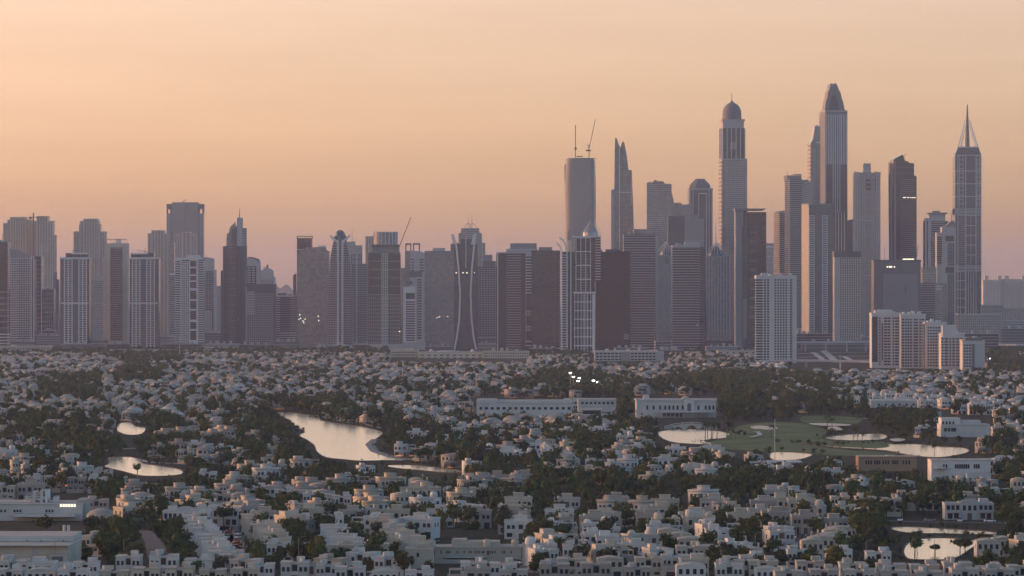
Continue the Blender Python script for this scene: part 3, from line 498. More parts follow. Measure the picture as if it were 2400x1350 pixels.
T.lattice(1347, 1392, 686, None, 'white_paint', 7, 11.5, 1.3, .9, .9); T.lattice(1350, 1384, 556, 686, 'white_paint', 4, 17, 1.3, 1.0, .9); T.fins(1362, 1378, 690, None, 'white_paint', 4, .4, .4, sides=False, part='mullion')
T.slabs(1362, 1378, 590, None, 'concrete', 3.7, .6, .4, 0, 1, False); T.slabs(1345, 1393, 684, 690, 'white_paint', 3.6, 1.6, 1.5); T.box('cornice', 1343, 1409, 553, 556.5, 'white_paint', -1.5, 36); T.box('edge_pier', 1388, 1394, 690, None, 'white_paint', -1, 4)
for pts in ([(1305, 571), (1309, 573), (1315, 582), (1317, 597)], [(1311, 558), (1318, 561), (1325, 572), (1329, 590)]): T.arc('horn', pts, 1.3, 'white_paint', 3)
T.box('sunlit_tint_panel', 1330, 1338, 541, 563, 'rose', 8, 9.5)  # sunlit sliver of wall, its warm light put into the panel's pink colour
for i, x in enumerate((1363, 1370, 1376, 1389, 1397, 1408)):
    T.arc('dome_rib', [(x, 555), (1385 + (x - 1385) * .95, 543), (1385 + (x - 1385) * .62, 530), (1384 + (x - 1385) * .25, 521), (1383, 516)], .5, 'concrete', 10)
T.lathe('dome', 1385, [(19, 556), (18, 545), (12, 533), (3, 522)], 'grey_glass', 14, 16); T.box('podium', 1300, 1400, 822, None, 'concrete', -8, 0)
T = Tw('skyscraper', 'broad round-cornered concrete tower under construction with two cranes on top', 1322, 1398, 7900, 46)
prf = [(1325, 845), (1325, 560), (1323.5, 450), (1325, 390), (1327, 374), (1339, 370), (1358, 368), (1388, 374), (1395, 372), (1397, 450), (1396.5, 560), (1396, 845)]
mb = MB()
secs = [(1325, 1396, None), (1325, 1396.5, 560), (1323.7, 1397, 470), (1324, 1396.6, 420), (1326.5, 1394, 374), (1329, 1391, 370)]
k = len(mb.v); N = 28
for a, b, y in secs:
    cx_, hw = (T.X(a) + T.X(b)) / 2, (T.X(b) - T.X(a)) / 2
    for i in range(N):
        t = 2 * math.pi * i / N; c_, s_ = math.cos(t), math.sin(t)
        mb.v.append((cx_ + hw * math.copysign(abs(c_) ** .45, c_), 23 + 23 * math.copysign(abs(s_) ** .6, s_), T.Z(y)))
for j in range(len(secs) - 1):
    for i in range(N): mb.f.append((j * N + i, j * N + (i + 1) % N, (j + 1) * N + (i + 1) % N, (j + 1) * N + i))
mb.f.append(tuple(range((len(secs) - 1) * N, len(secs) * N))); mb.build('wall', 'construction', T.o)
T.box('formwork', 1323, 1330, 385, 425, 'concrete', 14, 30); T.fins(1345, 1396, 370, 400, 'steel', 8, .5, .3, 3, False, 'scaffold_post'); T.box('scaffold_rail', 1344, 1397, 370, 371.5, 'steel', 2, 3); T.box('hoist', 1392, 1394, 380, 560, 'white_paint', -1, 1)
for cx_, a in ((1349, [(1349, 368), (1349, 292)]), (1381, [(1381, 372), (1381, 338)])):
    T.bar('crane_mast', a[0], a[1], .8, 'dark_steel', 20)
T.bar('crane_jib', (1380, 352), (1396, 279), .6, 'dark_steel', 20); T.bar('crane_frame', (1381, 348), (1376, 337), .5, 'dark_steel', 20); T.box('crane_cab', 1374, 1385, 350, 353.5, 'dark_steel', 18, 22); T.box('crane_cab', 1347, 1352, 345, 350, 'dark_steel', 18, 22); T.box('roof_platform', 1352, 1366, 365, 367, 'dark_steel', 16, 22)
T = Tw('skyscraper', 'slender tower with two leaning blade-like peaks', 1432, 1488, 7900, 34)
T.prism('wall', [(1440, 845), (1440, 440), (1441, 340), (1442, 323), (1446, 326), (1450, 340), (1455, 345), (1458, 333), (1461, 332), (1464, 338), (1469, 366), (1473, 398), (1481, 399), (1484, 480), (1487, 600), (1488, 845)], 'grey_glass', 4); T.prism('blade', [(1440, 440), (1441.5, 340), (1442, 322), (1446, 325), (1451, 342), (1452, 400), (1451, 845), (1440, 845)], 'pale_glass', 0, 6)
T.box('side_wing', 1433, 1447, 444, None, 'concrete', 2); T.prism('blade', [(1458, 345), (1459, 332), (1461, 331.5), (1464, 337), (1469.5, 366), (1473, 398), (1461, 398)], 'pale_glass', 1, 6); T.fins(1452, 1452, 345, None, 'white_paint', 1, 1.8, 1.0, 0, False, 'edge_fin')
T.slabs(1454, 1486, 486, None, 'dark_concrete', 7.4, .5, .2, 4, 30); T.box('band', 1454, 1480, 450, 452, 'white_paint', 3, 6); T.lit([(1446 + i * 5, 485, 3, 1.6) for i in range(7)], 2.5, 'pale_glass'); T.fins(1481, 1481, 402, 480, 'white_paint', 1, 1, .9, 4, False, 'edge_fin')
T = Tw('residential_tower', 'banded grey tower stepping down to the right in three blocks', 1515, 1622, 7800, 36)
T.prism('wall', [(1516, 845), (1516, 428), (1530, 427), (1532, 424), (1556, 425), (1557, 430), (1574, 431), (1574, 450), (1579, 470), (1579, 845)], 'grey_glass'); T.box('step_block', 1578, 1597, 475, None, 'grey_glass', 1); T.box('step_block', 1596, 1622, 479, None, 'pale_glass', 2); T.slabs(1516.5, 1573, 432, None, 'concrete', 3.7, .9, .3, each=True); T.slabs(1598, 1621, 482, None, 'concrete', 3.7, .9, .3, 2); T.fins(1549, 1559, 430, 480, 'dark_concrete', 2, .6, .4, sides=False, part='joint'); T.bar('roof_jib', (1518, 428), (1528, 424), .4, 'dark_steel'); T.box('roof_plant', 1533, 1540, 422, 426, 'dark_concrete', 8, 14)
T = Tw('apartment_block', 'pale lilac block in front of the three-step tower', 1604, 1652, 7500, 30)
T.box('wall', 1605, 1650, 512, None, 'grey_panel'); T.box('upper_wall', 1618, 1638, 504, 514, 'grey_panel', 4, 24); T.slabs(1605, 1650, 514, None, 'concrete', 3.7, 1, .3); T.box('dark_wing', 1566, 1605, 506, None, 'dark_concrete', 6, 28)
T = Tw('skyscraper', 'tower with octagonal cap and inset white frame left of domed tower', 1612, 1671, 7900, 36)
T.box('wall', 1616, 1670, 443, None, 'blue_glass'); T.lathe('cap', 1641.5, [(26, 443), (26, 436), (24, 431), (13, 421), (13, 418.5)], 'slate', 8, 18, 1, .75)
for a in (1618, 1624, 1662, 1669): T.fins(a, a, 443, None, 'concrete', 1, 2, .9, sides=False, part='pier')
for a in (1637.5, 1655.5): T.fins(a, a, 453, None, 'white_paint', 1, 1.2, 1.0, sides=False, part='frame_side')
T.box('frame_top', 1637, 1656, 452, 454.5, 'white_paint', -1.2, .4); T.box('cornice', 1615, 1671, 441, 445, 'concrete', -1.2, 37); T.slabs(1612, 1618, 440, None, 'white_paint', 3.7, .9, .2, 6, 24, False)
T = Tw('office_tower', 'plain dark maroon glass block without floor lines', 1394, 1478, 6300, 42)
T.box('wall', 1396, 1477, 590, None, 'red_glass'); T.box('roof_block', 1420, 1452, 584, 591, 'dark_concrete', 8, 30); T.box('sign_panel', 1462, 1474, 782, 796, 'grey_panel', -.4, .5); T.slabs(1396.3, 1476.7, 592, None, 'red_glass', 3.7, .35, .08); T.fins(1409.5, 1463.5, 592, None, 'red_glass', 5, .3, .12, sides=False, part='joint'); T.roofbits(1400, 1470, 590, 4, 'dark_concrete')
T = Tw('office_tower', 'purple tower with bright horizontal bands right of maroon block', 1460, 1545, 6450, 40)
T.box('wall', 1462, 1536, 548, None, 'plum_glass'); T.slabs(1462, 1536, 550, None, 'concrete', 3.72, 1.2, .6); T.box('edge_wall', 1536, 1543, 552, None, 'concrete', 2, 36); T.box('roof_block', 1486, 1516, 537, 549, 'grey_panel', 8, 30); T.roofbits(1464, 1530, 548, 9); T.box('podium_band', 1535, 1574, 805, 816, 'concrete', -2, 20)
def ribspire(lab, p0, p1, top, apex, cx, spire, D):
    T = Tw('residential_tower', lab, p0, p1, D, 34, group='pale ribbed towers with pointed rib crowns')
    T.box('wall', p0 + 1, p1 - 1, top, None, 'pale_glass'); T.fins(p0 + 1, p1 - 1, top, None, 'concrete', 9, 1.3, 1.1, each=True); T.box('centre_panel', cx - 6, cx + 5, top + 2, top + 20, 'pale_glass', -1.4, 1)
    for i in range(7):
        x = p0 + 1 + (p1 - p0 - 2) * i / 6
        T.arc('crown_rib', [(x, top + 8), (x + (cx - x) * .08, top - 2), (x + (cx - x) * .45, top - (top - apex) * .62), (cx + (x - cx) * .06, apex)], .6, 'concrete', 1 + abs(i - 3) * 3)
    T.lathe('crown', cx, [((p1 - p0) * .40, top), ((p1 - p0) * .34, top - 8), (2, apex + 6)], 'glass', 10, 15)
    if spire: T.bar('spire', (cx, apex + 2), (cx, spire), .6, 'dark_steel', 15, .2)
    T.slabs(p0 + 1, p1 - 1, 775, None, 'concrete', 3.7, 1.2, 2, -2, 10, False); return T
ribspire('pale ribbed tower with pointed rib crown between purple and dark banded towers', 1537, 1576, 598, 566, 1563, 0, 6650)
T = Tw('office_tower', 'dark tower with many thin pale floor lines and low roof boxes', 1574, 1658, 6250, 42)
T.prism('wall', [(1576, 850), (1576, 578), (1641, 578), (1653, 580), (1657, 850)], 'plum_glass'); T.slabs(1576, 1640, 580, None, 'concrete', 3.72, .9, .5); T.prism('side_wall', [(1640, 850), (1640, 579), (1652, 580), (1657, 850)], 'glass', -.3, 3); T.slabs(1640, 1651, 582, None, 'grey_panel', 3.72, .6, .4, -.4, 30, False); T.box('parapet', 1575, 1642, 575, 579, 'concrete', -.5, 40); T.box('roof_block', 1605, 1640, 566, 576, 'concrete', 10, 30); T.roofbits(1578, 1605, 577, 2)
T.lit([(1633, 760, 3, 4)], -.9, 'white_paint')
ribspire('pale blue ribbed tower with rib dome and tall thin spire', 1654, 1711, 600, 569, 1679, 520, 6650)
T = Tw('skyscraper', 'very tall tower crowned by an onion dome and needle', 1687, 1752, 8000, 40, yaw=7, piv=1692)
T.box('wall', 1692, 1751, 374, None, 'grey_glass'); T.box('upper_wall', 1693.5, 1748, 300, 376, 'glass', 1, 38); T.box('neck', 1695, 1745, 283, 302, 'concrete', 3, 36); T.box('cornice', 1693, 1747, 279, 284, 'concrete', 2, 37); T.box('cornice', 1691, 1752, 372, 375, 'concrete', -1, 41)
T.lathe('dome', 1720, [(22.5, 281), (22.5, 268), (21.5, 258), (18, 249), (12, 243), (5, 239), (1.5, 235)], 'slate', 24, 20); T.bar('needle', (1720, 238), (1720, 215), 1.0, 'dark_steel', 20, .2)
T.lattice(1700, 1748, 378, None, 'concrete', 9, 3.7, 1.3, .8, .6); T.slabs(1704, 1735, 378, None, 'white_paint', 3.7, .9, .5, 0, 1, False); T.fins(1694, 1747, 300, 374, 'white_paint', 6, 1.4, .9, 1, True, 'pier'); T.fins(1692.5, 1750.5, 374, None, 'concrete', 2, 2.4, 1.2, sides=False, part='pier')
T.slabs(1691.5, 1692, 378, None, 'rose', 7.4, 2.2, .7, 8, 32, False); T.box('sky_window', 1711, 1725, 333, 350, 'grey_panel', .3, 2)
T = Tw('office_tower', 'dark tower under a flat overhanging roof slab with slit grey pier', 1722, 1797, 6300, 40)
T.box('wall', 1746, 1794, 497, None, 'glass'); T.prism('roof_slab', [(1722, 488), (1796, 489), (1788, 493), (1722, 494)], 'grey_panel', -4, 42); T.box('pier', 1724, 1739, 494, None, 'grey_panel', -1, 38); T.box('pier_slit', 1739, 1744, 530, None, 'dark_concrete', 0, 30); T.box('pier', 1744, 1751, 494, 700, 'dark_concrete', -1, 20); T.box('low_pier', 1741, 1750, 700, 795, 'grey_panel', -1.5, 10); T.box('side_glass', 1779, 1796, 497, 840, 'glass', .5, 38); T.slabs(1752, 1779, 500, None, 'dark_concrete', 3.7, .5, .2, 0, 30); T.panels(1757, 1773, [(541 + i * 22, 548 + i * 22) for i in range(10)], 'dark_concrete', -.5, 'dark_panel'); T.box('podium', 1690, 1772, 818, None, 'concrete', -14, -2); T.lit([(1728, 825, 3, 3)], -14.5, 'lamp')
T = Tw('apartment_block', 'pale far-off blocks in the narrow gap right of flat-roofed tower', 1794, 1820, 11000, 30)
T.box('wall', 1796, 1820, 570, None, 'grey_panel'); T.box('band', 1796, 1820, 577, 580, 'white_paint', -1, 5)
for i in range(9): T.box('floor_band', 1796, 1820, 586 + i * 14, 588 + i * 14, 'concrete', -.6, 3)
T = Tw('residential_tower', 'warm-edged balcony tower left of the antenna-cornered tower', 1815, 1842, 8000, 34, yaw=14, piv=1827)
T.box('wall', 1827, 1842, 498, None, 'glass'); T.slabs(1827, 1842, 498, None, 'stone', 3.7, 1.4, .9); T.prism('roof', [(1826, 498), (1828, 496), (1842, 493), (1842, 498)], 'concrete', 0, 30)
T = Tw('residential_tower', 'banded tower with corner antenna and sunlit left edge', 1839, 1908, 7800, 40, yaw=8, piv=1850)
T.box('wall', 1850, 1881, 420, None, 'plum_glass'); T.slabs(1850, 1881, 422, None, 'concrete', 3.7, 1.2, .6); T.box('right_wall', 1880, 1908, 426, None, 'grey_glass', 2); T.slabs(1881, 1908, 428, None, 'concrete', 3.7, 1.0, .4, 2, 38); T.box('roof_block', 1846, 1880, 411, 422, 'grey_panel', 4, 34); T.box('roof_deck', 1862, 1880, 408, 409.5, 'dark_steel', 2, 20); T.bar('antenna', (1847, 412), (1847, 398), .5, 'dark_steel', 6, .2); T.box('edge_pier', 1849, 1851.5, 418, None, 'stone', -1, 3); T.roofbits(1882, 1900, 426, 6)
T = Tw('skyscraper', 'sail-curved tower with spiky crown hidden behind the petal-crowned one', 1893, 1932, 8100, 36, yaw=6, piv=1900)
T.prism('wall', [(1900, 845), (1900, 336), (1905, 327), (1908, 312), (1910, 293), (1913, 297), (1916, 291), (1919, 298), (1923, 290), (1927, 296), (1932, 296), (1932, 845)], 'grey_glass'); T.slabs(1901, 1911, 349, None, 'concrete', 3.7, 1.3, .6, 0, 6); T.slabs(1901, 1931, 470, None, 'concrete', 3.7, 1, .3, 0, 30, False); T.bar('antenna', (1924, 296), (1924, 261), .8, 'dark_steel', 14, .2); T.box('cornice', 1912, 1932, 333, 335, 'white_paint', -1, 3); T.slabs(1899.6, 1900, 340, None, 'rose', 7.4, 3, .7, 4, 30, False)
T = Tw('skyscraper', 'tallest tower with a closed petal crown and long vertical fins', 1927, 1988, 7900, 40, yaw=9, piv=1934)
T.box('wall', 1934, 1987, 260, None, 'grey_panel'); T.box('dark_wall', 1934.5, 1987, 385, None, 'dark_concrete', -.4, 40)
T.prism('crown', [(1935, 259), (1937, 247), (1939, 233), (1941, 232), (1943, 214), (1945, 213), (1950, 196), (1953, 194), (1957, 207), (1961, 194), (1964, 196), (1971, 213), (1973, 214), (1977, 233), (1979, 234), (1984, 259)], 'grey_panel', 8, 30); T.prism('crown_petal', [(1944, 259), (1952, 228), (1957, 220), (1962, 228), (1971, 259)], 'dark_concrete', 4, 34)
for a, b, n in ((1937, 1948, 3), (1973, 1985, 3)): T.fins(a, b, 268, 385, 'white_paint', n, 1.6, 1.2, 0, False, each=True)
T.fins(1953, 1969, 268, None, 'white_paint', 4, 1.3, 1.3, 0, False, each=True); T.box('pier', 1934, 1937, 260, 520, 'stone', -1.2, 4); T.fins(1934.2, 1986.8, 260, None, 'stone', 2, 1, .5, 0, True); T.lit([(1978, 256, 4, 3)], 1, 'pale_glass'); T.box('cornice', 1933.5, 1987.5, 258.5, 262, 'concrete', -1, 41)
T = Tw('residential_tower', 'blue-grey slab with two white balcony ladders and cream sunlit side', 1884, 1957, 7200, 38, yaw=15, piv=1896)
T.box('wall', 1896, 1957, 478, None, 'blue_glass'); T.slabs(1897, 1909, 505, None, 'white_paint', 3.7, 1.1, .9, 0, 2); T.slabs(1929, 1941, 505, None, 'white_paint', 3.7, 1.1, .9, 0, 2); T.fins(1897, 1909, 505, None, 'white_paint', 2, .6, 1, 0, False); T.fins(1929, 1941, 505, None, 'white_paint', 2, .6, 1, 0, False); T.box('side_wall', 1895.4, 1896.6, 478, None, 'cream', -.4, 37); T.box('parapet', 1895, 1957, 477, 480, 'grey_panel', -.6, 38)
T = Tw('residential_tower', 'dark tower striped with thin white full-height fins below the petal crown', 1940, 1988, 7450, 34)
T.box('wall', 1944, 1986, 498, None, 'glass'); T.fins(1945, 1979, 497, None, 'white_paint', 6, .9, .9, 0, False, each=True); T.slabs(1944, 1986, 500, None, 'dark_concrete', 3.7, .5, .2, each=False)
T = Tw('residential_tower', 'beige ribbed block with dark flat cap, right of white-finned tower', 1954, 2018, 6700, 36)
T.box('wall', 1956, 2017, 591, None, 'glass'); T.box('cap', 1955, 2018, 589, 603, 'dark_concrete', -1.5, 37); T.fins(1957, 2016, 603, None, 'beige_concrete', 12, 1.6, .9, each=True); T.slabs(1957, 2016, 603, None, 'beige_concrete', 3.7, 1.1, .5, each=False); T.box('corner_pier', 1955.5, 1968, 603, None, 'concrete', -.6, 30)
T = Tw('residential_tower', 'plain dark tower seen in the gap right of the tallest tower', 1984, 2004, 8050, 30); T.prism('wall', [(1985, 845), (1985, 517), (2001, 513), (2004, 513), (2004, 845)], 'dark_concrete'); T.slabs(1985, 2003, 520, None, 'grey_panel', 3.7, .8, .3, each=False)
T = Tw('skyscraper', 'tall ribbed tower with a central turret crown and notched corners', 2001, 2065, 7800, 38)
T.box('wall', 2003, 2063, 404, None, 'grey_glass'); T.prism('turret', [(2024, 406), (2024, 386), (2026, 381), (2030, 384), (2034, 382), (2038, 384), (2041, 381), (2042, 406)], 'concrete', 6, 24)
for a, b in ((2002.5, 2014), (2052, 2064)): T.prism('corner_horn', [(a, 412), (a, 401), ((a + b) / 2, 404), (b, 402), (b, 412)], 'concrete', -1, 14)
for a, wd in ((2004, 4), (2010, 3), (2016, 1.5), (2022, 1.5), (2027, 1.2), (2044, 1.2), (2049, 1.5), (2055, 3), (2061, 4)): T.fins(a, a, 408, None, 'concrete', 1, wd, .9, sides=False, part='pier')
T.slabs(2003, 2063, 408, None, 'concrete', 3.7, .7, .35, each=False); T.panels(2029, 2041, [(420, 426), (430, 436), (440, 446)], 'glass', -.8, 'window_group'); T.panels(2048, 2056, [(420, 426), (430, 436), (440, 446)], 'glass', -.8, 'window_group'); T.slabs(2015, 2048, 508, 522, 'concrete', 4, 1.6, 1); T.slabs(2025, 2048, 645, 660, 'concrete', 4, 1.6, 1)
T = Tw('skyscraper', 'dark banded tower with a slanted cut top and lit row', 2088, 2150, 7800, 38, yaw=5, piv=2094)
T.prism('wall', [(2095, 845), (2095, 374), (2100, 370), (2116, 362), (2120, 371), (2122, 378), (2128, 377), (2130, 381), (2143, 383), (2143, 411), (2149, 413), (2149, 845)], 'plum_glass'); T.slabs(2111, 2148.5, 420, None, 'grey_panel', 3.7, .8, .35); T.slabs(2095.5, 2142, 392, 418, 'grey_panel', 7.4, .5, .25); T.prism('side_blade', [(2088, 380), (2092, 383), (2094.5, 845), (2091, 845)], 'grey_panel', 6, 28); T.box('edge_pier', 2095, 2100, 378, None, 'grey_panel', -.6, 4); T.lit([(2117, 462, 3, 2), (2121, 462, 2.5, 2), (2127, 462, 4, 2), (2134, 462, 2, 2), (2138, 462, 3, 2), (2143, 462, 3, 2)]); T.arc('roof_hook', [(2120, 368), (2123, 363), (2126, 361)], .5, 'dark_steel', 6)
T = Tw('hotel_block', 'broad windowless grey block with large raised panel and dark slit', 2046, 2159, 6800, 46)
T.box('wall', 2048, 2158, 610, None, 'slate'); T.box('wall_panel', 2070, 2151, 642, None, 'grey_panel', -2.5, 1); T.box('slit', 2121.5, 2123.5, 667, 690, 'dark_concrete', -2.8, -2); T.lit([(2078, 624, 3, 3), (2083, 624, 8, 3), (2095, 624, 2.5, 3)], -.6); T.lit([(2116 + i * 3, 606, 2.2, 3) for i in range(9)], 1.0); T.box('parapet', 2047, 2159, 609, 613, 'dark_concrete', -.6, 46)
for a in (2054, 2076): T.bar('antenna', (a, 611), (a, 595 if a < 2060 else 580), .35, 'dark_steel', 20)
T.bar('roof_crane', (2150, 606), (2155, 575), .5, 'dark_steel', 18)
T = Tw('residential_tower', 'grey tower with flanged cap and white left pier near the spire tower', 2165, 2224, 7600, 34)
T.box('wall', 2168, 2222, 518, None, 'glass'); T.box('side_pier', 2168, 2172, 512, None, 'concrete', -1, 30); T.box('pier', 2175, 2182, 515, 650, 'concrete', -1, 3); T.slabs(2183, 2214, 520, None, 'concrete', 3.7, 1.2, .5, 0, 20); T.box('cap', 2178, 2216, 501, 519, 'concrete', 4, 28); T.box('cap_flange', 2175, 2221, 498, 501, 'grey_panel', 1, 31); T.box('cap_top', 2187, 2204, 494, 499, 'grey_panel', 8, 22); T.box('shoulder', 2166, 2182, 511, 518, 'concrete', 2, 28)
T = Tw('residential_tower', 'grey tower with small pyramid roof and mast beside the spire tower', 2206, 2242, 7450, 32)
T.box('wall', 2208, 2241, 532, None, 'concrete'); T.prism('pyramid_roof', [(2213, 532), (2232, 516), (2241, 524), (2241, 532)], 'grey_panel', 3, 28); T.bar('mast', (2232, 518), (2232, 494), .6, 'dark_steel', 14, .2); T.panels(2216, 2236, [(553, 566), (626, 640)], 'glass', -.5, 'louvre_panel'); T.lattice(2222, 2235, 570, 624, 'glass', 4, 3.7, 1.7, 1.5, .3); T.slabs(2197, 2207, 555, 620, 'glass', 3.7, 2, .2, 0, 2, False); T.lattice(2222, 2235, 642, None, 'glass', 4, 3.7, 1.7, 1.5, .3); T.box('side_wing', 2196, 2208, 545, None, 'concrete', 2)
T = Tw('apartment_block', 'stepped dark banded block below the flanged-cap tower', 2150, 2220, 7000, 34)
T.box('wall', 2151, 2192, 664, None, 'plum_glass'); T.box('upper_wall', 2163, 2195, 626, 668, 'grey_glass', 4); T.slabs(2151, 2192, 666, None, 'concrete', 3.7, .9, .4); T.slabs(2163, 2194, 640, 664, 'concrete', 3.7, .9, .4, 4); T.box('right_wall', 2192, 2220, 664, None, 'grey_glass', 2); T.slabs(2192, 2210, 680, None, 'concrete', 3.7, 1, .4, 2, 20); T.box('white_band', 2193, 2208, 670, 673, 'white_paint', -.5, 3); T.box('white_band', 2193, 2208, 676, 679, 'white_paint', -.5, 3)
T = Tw('skyscraper', 'tall blue glass tower with white grid and finned needle spire at right', 2236, 2301, 7700, 42)
T.prism('wall', [(2238, 845), (2238, 372), (2239, 360), (2246, 345), (2293, 345), (2299, 360), (2300, 372), (2300, 845)], 'blue_glass')
for a in (2238.5, 2245, 2263.5, 2287.5, 2299.5): T.fins(a, a, 362, None, 'white_paint', 1, 1.2, .8, sides=False, part='grid_rail')
for y in (363, 400, 430, 460, 489, 496, 503, 622, 627, 634): T.box('grid_rail', 2238, 2300, y, y + 1.3, 'white_paint', -.7, 42)
T.box('belt', 2238, 2300, 490, 502, 'grey_panel', -.3, 42); T.box('belt', 2238, 2300, 623, 633, 'grey_panel', -.3, 42)
for a, b in ((2249, 2257), (2290, 2296)): T.lattice(a, b, 364, 487, 'white_paint', 2, 7.6, .8, .8, .8)
T.slabs(2247, 2262, 505, 620, 'concrete', 3.7, .7, .4, 0, 1); T.slabs(2289, 2299, 505, 620, 'concrete', 3.7, .7, .4, 0, 1); T.lattice(2264, 2287, 505, 620, 'white_paint', 3, 15, .8, .8, .7); T.lattice(2240, 2262, 636, None, 'white_paint', 3, 15, .8, .8, .7); T.fins(2264, 2287, 636, None, 'white_paint', 5, 1.0, .8, 0, False, each=True)
T.box('cornice', 2248, 2291, 343.5, 346, 'white_paint', -.5, 42)
for a, b in (((2246, 346), (2265, 280)), ((2293, 346), (2275, 280)), ((2253, 343), (2268, 285)), ((2287, 343), (2273, 285))):
    MB().bar((T.X(a[0]), 6, T.Z(a[1])), (T.X(b[0]), 20, T.Z(b[1])), 1.3, .7, 6).build('crown_fin', 'white_paint', T.o)
T.lathe('crown_core', 2270, [(6, 345), (5, 320), (3.4, 290), (2.6, 270), (1.5, 250), (.8, 243)], 'slate', 8, 21)
T = Tw('far_apartment_block', 'long hazy beige apartment row with square turrets at far right', 2300, 2420, 11000, 60, 'apartment block')
T.box('wall', 2304, 2344, 656, None, 'beige_concrete'); T.box('wall', 2344, 2420, 654, None, 'beige_concrete', 6)
for a in (2308, 2339, 2356, 2395): T.box('turret', a, a + 8, 646, 660, 'beige_concrete', -2, 12)
T.fins(2306, 2416, 662, None, 'concrete', 15, 2.2, 1.2, 0, False, each=True)
for lab, p0, p1, t, D, n in (('gridded glass office block with wide roof right of the spire tower', 2246, 2346, 737, 6700, 22), ('pale low gridded block behind the wide glass office at right edge', 2300, 2352, 716, 8000, 12), ('long pale low-rise gridded block at the right edge', 2340, 2420, 722, 8600, 14)):
    T = Tw('office_block', lab, p0, p1, D, 40, 'office block'); T.box('wall', p0, p1, t, None, 'grey_glass'); T.lattice(p0, p1, t + 2, None, 'concrete', n, 3.7, .8, .8, .4); T.box('roof', p0 - 1, p1 + 1, t - 2, t + 1, 'concrete', -1, 40)
T.box('deck', 2246, 2250, 790, 800, 'concrete')
# white gridded tower at the front
T = Tw('residential_tower', 'white gridded apartment tower standing in front of the skyline, right of centre', 1771, 1868, 5400, 36)
T.box('wall', 1773, 1866, 647, None, 'glass'); T.slabs(1773, 1789, 652, None, 'apartment', 3.3, 1.2, 1.2, -1, 10); T.lattice(1789, 1804, 652, None, 'apartment', 3, 3.3, 1.1, 1.4, .7); T.box('pier', 1804, 1814, 642, None, 'apartment', -1.2, 30); T.lattice(1814, 1846, 652, None, 'apartment', 6, 3.3, 1.1, 1.2, .7); T.box('pier', 1846, 1850, 652, None, 'apartment', -1.1, 3); T.lattice(1850, 1858, 652, None, 'apartment', 2, 3.3, 1.1, 1, .7); T.box('edge_wall', 1858, 1867, 645, None, 'apartment', -1, 36)
T.box('cornice', 1772, 1867, 645, 652, 'apartment', -.8, 36)
for a in (1785, 1792, 1830, 1850): T.box('roof_turret', a, a + 7, 640, 647, 'apartment', 6, 16)
for a in (1787, 1794.5, 1832): T.panels(a, a + 2, [(641, 645)], 'glass', 5.8, 'window')
# apartment complex bottom right
def block(lab, p0, p1, t, D, cols, h=3.4, depth=30, top=None):
    T = Tw('apartment_block', lab, p0, p1, D, depth, 'apartment block', group='white apartment blocks at lower right')
    T.box('wall', p0, p1, t, None, 'apartment'); T.box('parapet', p0 - .8, p1 + .8, t - 2, t + 1.5, 'apartment', -.7, depth + .7); T.roofbits(p0, p1, t, int(p0), 'apartment')
    n = max(1, int((T.Z(t + 8)) / h))
    for a, b in cols:
        for i in range(n):
            z = T.Z(t + 8) - (i + 1) * h + .9
            if z > 0: MB().box(T.X(a), T.X(b), -.25, .4, z, z + 1.9).build('window', 'villa_glass', T.o)
    return T
T = block('tallest white apartment block of the lower right complex, dark glass left edge', 2043, 2112, 735, 5040, [(2060, 2064), (2072, 2079), (2080, 2087), (2092, 2096), (2098, 2104), (2105, 2111)]); T.box('dark_edge', 2044, 2057, 742, 848, 'glass', -.8, 2); T.box('roof_block', 2060, 2092, 726, 738, 'apartment', 6, 22); T.box('dark_strip', 2066, 2070, 757, 845, 'dark_concrete', -.5, 2)
block('white apartment block with paired window columns, second in lower right complex', 2111, 2169, 738, 5020, [(2114, 2119), (2121, 2125), (2127, 2131), (2133, 2137), (2142, 2146), (2147, 2151), (2155, 2158), (2160, 2166)])
T = block('white apartment block beside a dark vertical gap in lower right complex', 2168, 2218, 757, 4990, [(2174, 2178), (2180, 2184), (2186, 2190), (2192, 2196), (2198, 2203), (2206, 2210), (2212, 2216)]); T.box('dark_gap', 2168, 2172, 755, None, 'dark_concrete', 2, 20)
block('low white apartment block with narrow windows, fourth in lower right complex', 2206, 2260, 783, 4950, [(2206, 2211), (2214, 2222), (2225, 2229), (2232, 2238), (2241, 2248), (2251, 2256)])
T = block('rightmost white apartment block with dark flat roof canopy', 2256, 2308, 798, 4900, [(2259, 2263), (2265, 2269), (2271, 2276)]); T.box('roof_canopy', 2262, 2302, 792, 798, 'dark_concrete', -1, 26); T.box('dark_strip', 2278, 2284, 806, None, 'dark_concrete', -.5, 1); T.box('roof_wall', 2212, 2245, 762, 790, 'apartment', 14, 26)
T.fins(2287, 2304, 806, None, 'concrete', 5, .4, .3, sides=False)

# ------------------------------------------------------------------ low buildings along the foot of the skyline
def lowrise(name, lab, p0, p1, t, D, depth, m, rows=(), wm='villa_glass', cols=(), cat='building', wh=1.6, wd=1.6, y=0):
    T = Tw(name, lab, p0, p1, D, depth, cat); T.box('wall', p0, p1, t, None, m); T.box('parapet', p0 - .4, p1 + .4, t - 1.2, t + .8, m, -.4, depth + .4)
    zt = T.Z(t); me = MB().box(-wd / 2, wd / 2, -.12, .3, 0, wh).mesh('window', wm)
    for r in rows:
        for c in cols: link('window', me, T.o, None, (T.X(c), 0, zt - r))
    return T
rg = lambda a, b, n: [a + (b - a) * i / (n - 1) for i in range(n)]
T = lowrise('hotel_building', 'long beige low building with window rows at the foot of the centre towers, left wing', 915, 980, 822, 5820, 40, 'hotel', (3.2, 6.6, 10), cols=rg(919, 976, 14)); T.roofbits(918, 975, 822, 3, 'hotel')
